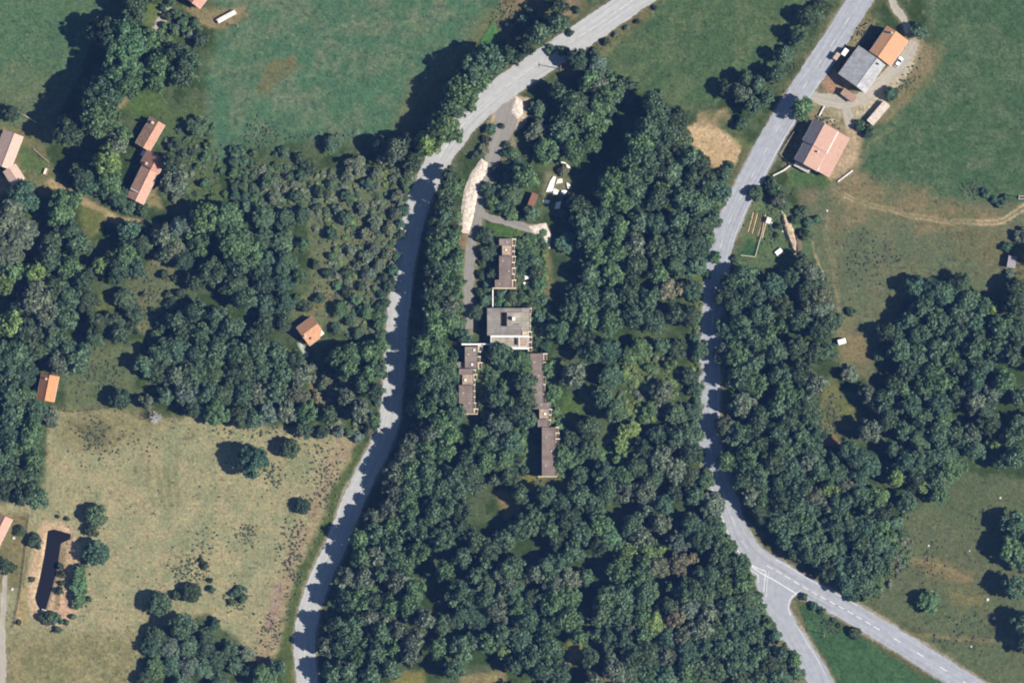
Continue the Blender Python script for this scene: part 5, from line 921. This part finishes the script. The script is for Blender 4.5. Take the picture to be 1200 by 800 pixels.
def labels_for(items, noun):
    """one label each: its shade, then how far out it stands from the landmark nearest to it, on which side"""
    grp = {}
    for it in items:
        nm, dr, d2 = where(it['x'], it['y']); it['k'] = (nm, dr, it['tone']); grp.setdefault(it['k'], []).append((d2, id(it), it))
    for k, v in grp.items():
        v.sort(key=lambda q: q[:2]); nm, dr, tn = k; tone = TONES[tn][0]
        for n, (_, _, it) in enumerate(v):
            side = {'above':'above the','below':'below the','left':'left of the','right':'right of the'}.get(dr, f'{dr} of the')
            it['label'] = f'{tone} {noun} {side} {nm}' + ('' if len(v) == 1 else (', nearest of its shade' if n == 0 else f', {ORD[n]} of its shade'))
def plant(name, proto, x, y, rm, H, h0, tone, label, cat, group, first):
    """first use of a prototype builds it; later ones copy the thing and each of its parts"""
    key = proto[0].name
    if key not in first:
        r = bpy.data.objects.new(name, None); col.objects.link(r); r.empty_display_size = .5
        c = bpy.data.objects.new('crown', proto[0]); t = bpy.data.objects.new('trunk', proto[1])
        for o in (c, t): col.objects.link(o); o.parent = r
        first[key] = r
    else: r = copy_thing(first[key])
    X, Y = P(x, y); r.location = (X, Y, 0); r.rotation_euler = (0, 0, random.uniform(0, 6.28)); r.scale = (rm, rm, H/h0); tag(r, label, cat, group)
    base = TONES[tone][1]; f = random.uniform(.76, 1.28)*GAIN; g_ = random.uniform(.88, 1.13)
    for ch in r.children:
        if ch.name.startswith('crown'): ch.color = (base[0]*f*g_, base[1]*f, base[2]*f/g_, 1)
    return r
FIRST = {}
items = []
for q in parse(TREES):
    x, y, rp_ = q[:3]; tone = int(q[3]) if len(q) > 3 else 4
    low = (365 < x < 485 and 195 < y < 400) or (140 < x < 300 and 735 < y) or (300 < x < 362 and 195 < y < 245)
    plantation = 300 <= x < 365 and 245 < y < 392
    if low and len(q) < 5: rp_ *= .85 if y > 700 else random.uniform(.42,.78); q = [*q[:4], rp_*S*1.8]
    if plantation: rp_ *= .85; q = [*q[:4], random.uniform(6.0,8.5)]
    items.append(dict(x=x, y=y, r=rp_, tone=tone, H=q[4] if len(q) > 4 else ((2.0+2.85*rp_*S) if ((y < 200 and x < 660) or (380 < x < 535 and y > 215)) else (1.6+2.25*rp_*S))*random.uniform(.88,1.14)))
inframe = lambda i: -8 < i['x'] < 1208 and -8 < i['y'] < 808
rank = sorted(items, key=lambda i: -(i['r']+(5 if len(i) and i['H'] < 9.5 and i['r'] < 13 else 0)+(0 if inframe(i) else -9)))
single = rank[:290]; rest = rank[290:]
labels_for(single, 'tree')
for it in single:
    lst = CONE if (it['tone'] == 1 and random.random() < .12) else (ROUND if random.random() < .1 else PROTO); pr = random.choice(lst)
    h0 = {id(CONE): 2.9, id(ROUND): 2.0}.get(id(lst), 2.3)
    plant('broadleaf_tree', pr, it['x'], it['y'], it['r']*S*1.2, it['H'], h0, it['tone'], it['label'], 'tree', 'woodland and hedgerow trees', FIRST)
for x, y, rr, tone, H, kind, nm, lb in NAMED:
    pr = random.choice(ROUND if kind == 'R' else BUSH); plant(nm, pr, x, y, rr*S, H, 2.0 if kind == 'R' else 1.5, tone, lb, 'tree', 'lone trees', FIRST)
shr = [dict(x=q[0], y=q[1], r=q[2], tone=int(q[3])) for q in parse(SHRUBS)]
labels_for(shr, 'shrub')
for it in shr:
    plant('shrub', random.choice(BUSH), it['x'], it['y'], it['r']*S*1.1, it['r']*S*random.uniform(1.15,1.7)+.3, 1.5, it['tone'], it['label'], 'shrub', 'shrubs and bushes', FIRST)
# the silver bare tree: limbs and twigs only
X, Y = P(184,489); r = empty('bare_tree', (X, Y, 0), 'silver bare dead tree at the upper edge of the dry pasture', 'tree')
m = MB(); rg = random.Random(5); m.tube((0,0,-.2),(0,0,3.2),.22,.13,9)
for k in range(34):
    a = rg.uniform(0,6.28); q = rg.uniform(1.0,2.9); z0 = rg.uniform(1.0,3.1); e = (math.cos(a)*q, math.sin(a)*q*.85, z0+rg.uniform(.4,2.0)); m.tube((0,0,z0), e, .10, .04, 5)
    for j in range(7):
        f = rg.uniform(.35,1); s_ = (e[0]*f, e[1]*f, z0+(e[2]-z0)*f); m.tube(s_, (s_[0]+rg.uniform(-.8,.8), s_[1]+rg.uniform(-.8,.8), s_[2]+rg.uniform(.1,.8)), .045, .02, 4)
m.build('trunk', DEADBARK, r)
# the rest of the wood, past the three hundred largest: one mass of lesser trees and undergrowth
LOW = [crown_arrays(700+k, nclump=46, nleaf=52, H=2.3, leaf=.105, lumps=(.22,.36)) for k in range(5)]
LOWB = [crown_arrays(750+k, nclump=12, nleaf=46, H=1.5, base=.08, leaf=.17, lumps=(.3,.46), spread=.66) for k in range(4)]
LOWT = [crown_arrays(780+k, nclump=5, nleaf=22, H=1.2, base=.02, leaf=.30, lumps=(.35,.55), spread=.6) for k in range(4)]
def mass(name, label, cat, spec):
    VV, CC = [], []
    for x, y, rm, H, h0, tone, src in spec:
        V, C_ = random.choice(src); a = random.uniform(0,6.28); ca, sa = math.cos(a), math.sin(a); X, Y = P(x, y)
        W = np.stack([(V[...,0]*ca-V[...,1]*sa)*rm+X, (V[...,0]*sa+V[...,1]*ca)*rm+Y, V[...,2]*H/h0], -1)
        f = random.uniform(.82,1.2)*GAIN; VV.append(W); CC.append(C_*np.array(TONES[tone][1])*f)
    me = mesh_of(name, np.concatenate(VV), np.concatenate(CC), LEAF); o = bpy.data.objects.new(name, me); col.objects.link(o); return tag(o, label, cat, kind='stuff')
DARKPOOL = [(735,140,18),(728,165,18),(690,205,22),(672,292,14),(655,312,18),(690,320,10),(660,425,18),(690,460,16),(540,640,9),(520,690,14),(612,690,14),(628,560,8),(735,120,14),(700,640,10),(612,660,10),(975,620,0)]
fill = []; LOWF = None
tx = np.array([[i['x'], i['y'], i['r'], i['H']] for i in items])
def blocked(x, y, m_=0):
    X1 = np.array([x]); Y1 = np.array([y])
    if any(float(ldist([t[:2] for t in rd[::4]], X1, Y1)[0]) < w_+m_ for rd, w_ in ((LEFT_ROAD,17),(RIGHT_ROAD,16),(BRANCH_ROAD,15),(DRIVE,13),(FORK,8))): return True
    return any(float(sdf(o_, X1, Y1)[0]) > -2-m_ for o_ in OPEN) or (533-m_ < x < 660+m_ and 270 < y < 562 and not (563+m_ < x < 618-m_ and 414 < y < 562)) or (630-m_ < x < 672 and 190 < y < 252) or (160-m_ < x < 205+m_ and 135-m_ < y < 245+m_)
OPEN = [[(744,420),(790,418),(795,450),(775,480),(735,500),(728,475),(752,455)], [(962,445),(978,442),(995,470),(1010,485),(980,522),(962,518)], [(655,460),(685,462),(680,490),(660,500)], [(578,578),(605,576),(610,600),(592,606)], [(664,755),(682,752),(684,770),(666,782)], [(160,290),(205,320),(185,392),(150,392)], [(588,105),(622,112),(618,150),(606,185),(588,235),(575,248),(652,258),(652,296),(615,285),(545,268),(530,265),(545,205),(572,140)], [(105,402),(165,398),(165,480),(75,482)], [(340,350),(395,340),(395,355),(350,410),(335,400)]]
for k in range(9000):
    x = random.uniform(-5,1205); y = random.uniform(-5,805); dd = np.hypot(tx[:,0]-x, tx[:,1]-y)
    if ((dd < 30) & (tx[:,3] > 8)).sum() < 5 or (365 < x < 488 and 195 < y < 400) or (185 < x < 312 and 130 < y < 250) or (dd < 6).any() or any((x-a)**2+(y-c)**2 < (q*1.1)**2 for a, c, q in DARKPOOL) or blocked(x, y, 5): continue
    if fill and min((x-f[0])**2+(y-f[1])**2 for f in fill) < 121: continue
    rm = random.uniform(5.5,8.5)*S; nt_ = items[int(np.argmin(dd))]['tone']; fill.append((x, y, rm*1.15, random.uniform(5.5,9.5), 2.3, nt_ if random.random() < .6 else random.choice([1,4,3,2 if random.random() < .3 else 1]), LOWF))
LOWFILL = [crown_arrays(720+k, nclump=24, nleaf=46, H=2.3, base=.3, leaf=.15, lumps=(.25,.4)) for k in range(5)]
print('filler trees', len(fill))
mass('woodland', 'lesser trees and gaps of the woods between the two roads', 'woodland', [f[:6]+(LOWFILL,) for f in fill]+[(i['x'], i['y'], i['r']*S*1.1, i['H'], 2.3, i['tone'], LOW) for i in rest])
# undergrowth below the trees, thin where there are glades
spec = []
tx = np.array([[i['x'], i['y'], i['r']] for i in items])
for k in range(5200):
    i = items[random.randrange(len(items))]
    if i['H'] < 7.5 and i['r'] < 12: continue
    a = random.uniform(0,6.28); q = i['r']*random.uniform(.5,1.25); x = i['x']+math.cos(a)*q; y = i['y']+math.sin(a)*q
    near = ((tx[:,0]-x)**2+(tx[:,1]-y)**2 < (tx[:,2]+9)**2).sum()
    if near < 3: continue
    X1 = np.array([x]); Y1 = np.array([y])
    if any(float(ldist([t[:2] for t in rd[::4]], X1, Y1)[0]) < w_ for rd, w_ in ((LEFT_ROAD,17),(RIGHT_ROAD,16),(BRANCH_ROAD,15),(DRIVE,13),(FORK,8))): continue
    if any(float(sdf(o_, X1, Y1)[0]) > -2 for o_ in OPEN) or (533 < x < 660 and 270 < y < 562 and not (563 < x < 618 and 414 < y < 562)) or (630 < x < 672 and 190 < y < 252) or (160 < x < 205 and 135 < y < 245): continue
    rm = random.uniform(.7,1.7); spec.append((x, y, rm, rm*random.uniform(1.2,2.1), 1.5, random.choice([0,0,4,4,1,3]), LOWB))
for poly, n, tones in (([(368,196),(488,196),(470,300),(452,400),(405,400),(395,330),(366,260)], 620, (1,3,6,6,2,4)), ([(300,196),(366,196),(366,250),(300,250)], 150, (1,3,6,4)), ([(605,280),(640,272),(640,400),(624,404),(606,360)], 260, (1,2,1,4)), ([(563,432),(600,414),(620,420),(618,555),(560,520)], 260, (1,2,1,4)), ([(728,440),(750,416),(795,416),(798,455),(770,492),(735,505),(720,540),(700,540),(715,500)], 330, (2,7,2,1,6)), ([(640,415),(664,500),(662,556),(656,556),(645,480),(640,450)], 90, (1,2,1)), ([(190,140),(250,140),(262,250),(215,250),(195,200)], 45, (1,3,6,4)), ([(1050,600),(1075,606),(1066,660),(1030,700),(1014,700),(1030,640)], 130, (1,6,3)), ([(812,340),(824,340),(824,560),(834,600),(820,590),(808,500)], 130, (1,2,6)), ([(362,440),(398,440),(425,470),(440,505),(395,505),(372,490)], 120, (3,6,1,7)), ([(545,200),(534,240),(533,300),(545,400),(530,420),(536,260)], 80, (1,2,1))):
    p_ = np.array(poly); k = 0
    while k < n:
        x = random.uniform(p_[:,0].min(), p_[:,0].max()); y = random.uniform(p_[:,1].min(), p_[:,1].max()); k += 1
        if float(sdf(poly, np.array([x]), np.array([y]))[0]) < 0 or (564 < x < 582 and y < 262) or ldist([t[:2] for t in LEFT_ROAD[::4]], np.array([x]), np.array([y]))[0] < 15: continue
        rm = random.uniform(.35,1.25); spec.append((x, y, rm, rm*random.uniform(.7,1.3), 1.5, random.choice(tones), LOWB))
mass('undergrowth', 'scrub and undergrowth under the edges of the woods', 'undergrowth', spec)
# tufts: rough patches in the pastures
spec = []
def tufts(cx, cy, rx, ry, n, tone, r0=.1, r1=.42):
    for _ in range(int(n*1.6)):
        spec.append((random.gauss(cx, rx*.5), random.gauss(cy, ry*.5), (q := random.uniform(r0, r1)), q*1.3, 1.2, tone if random.random() < .25 else 6, LOWT))
for a in ((110,510,18,22,90,3),(222,668,22,26,110,3),(277,702,16,14,60,4),(290,627,16,18,45,3),(318,555,16,18,50,3),(240,640,20,20,30,3),(380,560,22,50,150,3),(345,650,16,60,150,3),(320,740,18,30,70,3),(95,690,10,30,40,3),(300,505,60,8,50,3),(150,520,60,25,50,3),(1010,300,25,40,70,6),(1040,305,18,14,30,6),(1140,222,14,12,50,4),(1080,660,30,30,60,3),(1130,740,60,25,60,3),(1160,620,40,30,50,3),(970,730,20,14,60,0),(690,45,12,30,50,3),(595,20,16,20,70,3),(430,280,30,60,260,3),(400,340,40,40,150,3),(340,215,40,18,120,3),(175,350,25,40,120,1),(120,440,30,35,120,3),(232,190,25,50,160,1),(310,160,30,20,80,1),(385,160,70,6,60,3),(905,260,25,35,60,1),(925,60,8,40,80,3),(1012,40,16,16,50,3),(1066,92,14,26,40,6),(968,140,20,10,40,3),(765,455,30,28,180,2),(975,485,14,35,90,3),(640,568,22,8,60,3),(592,440,20,30,80,1),(625,315,14,40,120,1),(455,230,14,40,100,3),(1185,310,12,25,50,3)): tufts(*a)
for _ in range(300): spec.append((random.uniform(50,400), random.uniform(490,790), (q := random.uniform(.1,.3)), q*1.3, 1.2, random.choice([0,3,6]), LOWT))
spec = [s_ for s_ in spec if not (s_[1] > 490 and s_[0] > 425-(s_[1]-520)*.42 and s_[1] < 800 and s_[0] < 500)]
SX = np.array([s_[0] for s_ in spec]); SY = np.array([s_[1] for s_ in spec]); ok = np.ones(len(spec), bool)
for rd, w_ in ((LEFT_ROAD,16),(RIGHT_ROAD,15),(BRANCH_ROAD,14),(DRIVE,12),(YARD_DRIVE,8),(YARD_SPUR,7),(LANE,6),(EDGE_LANE,5),(FORK,6)): ok &= ldist([t[:2] for t in rd], SX, SY) > w_
ok &= sdf(POND, SX, SY) < -2
spec = [s_ for s_, k in zip(spec, ok) if k]
mass('scrub', 'low tufts and brambles speckling the pastures and road edges', 'scrub', spec)
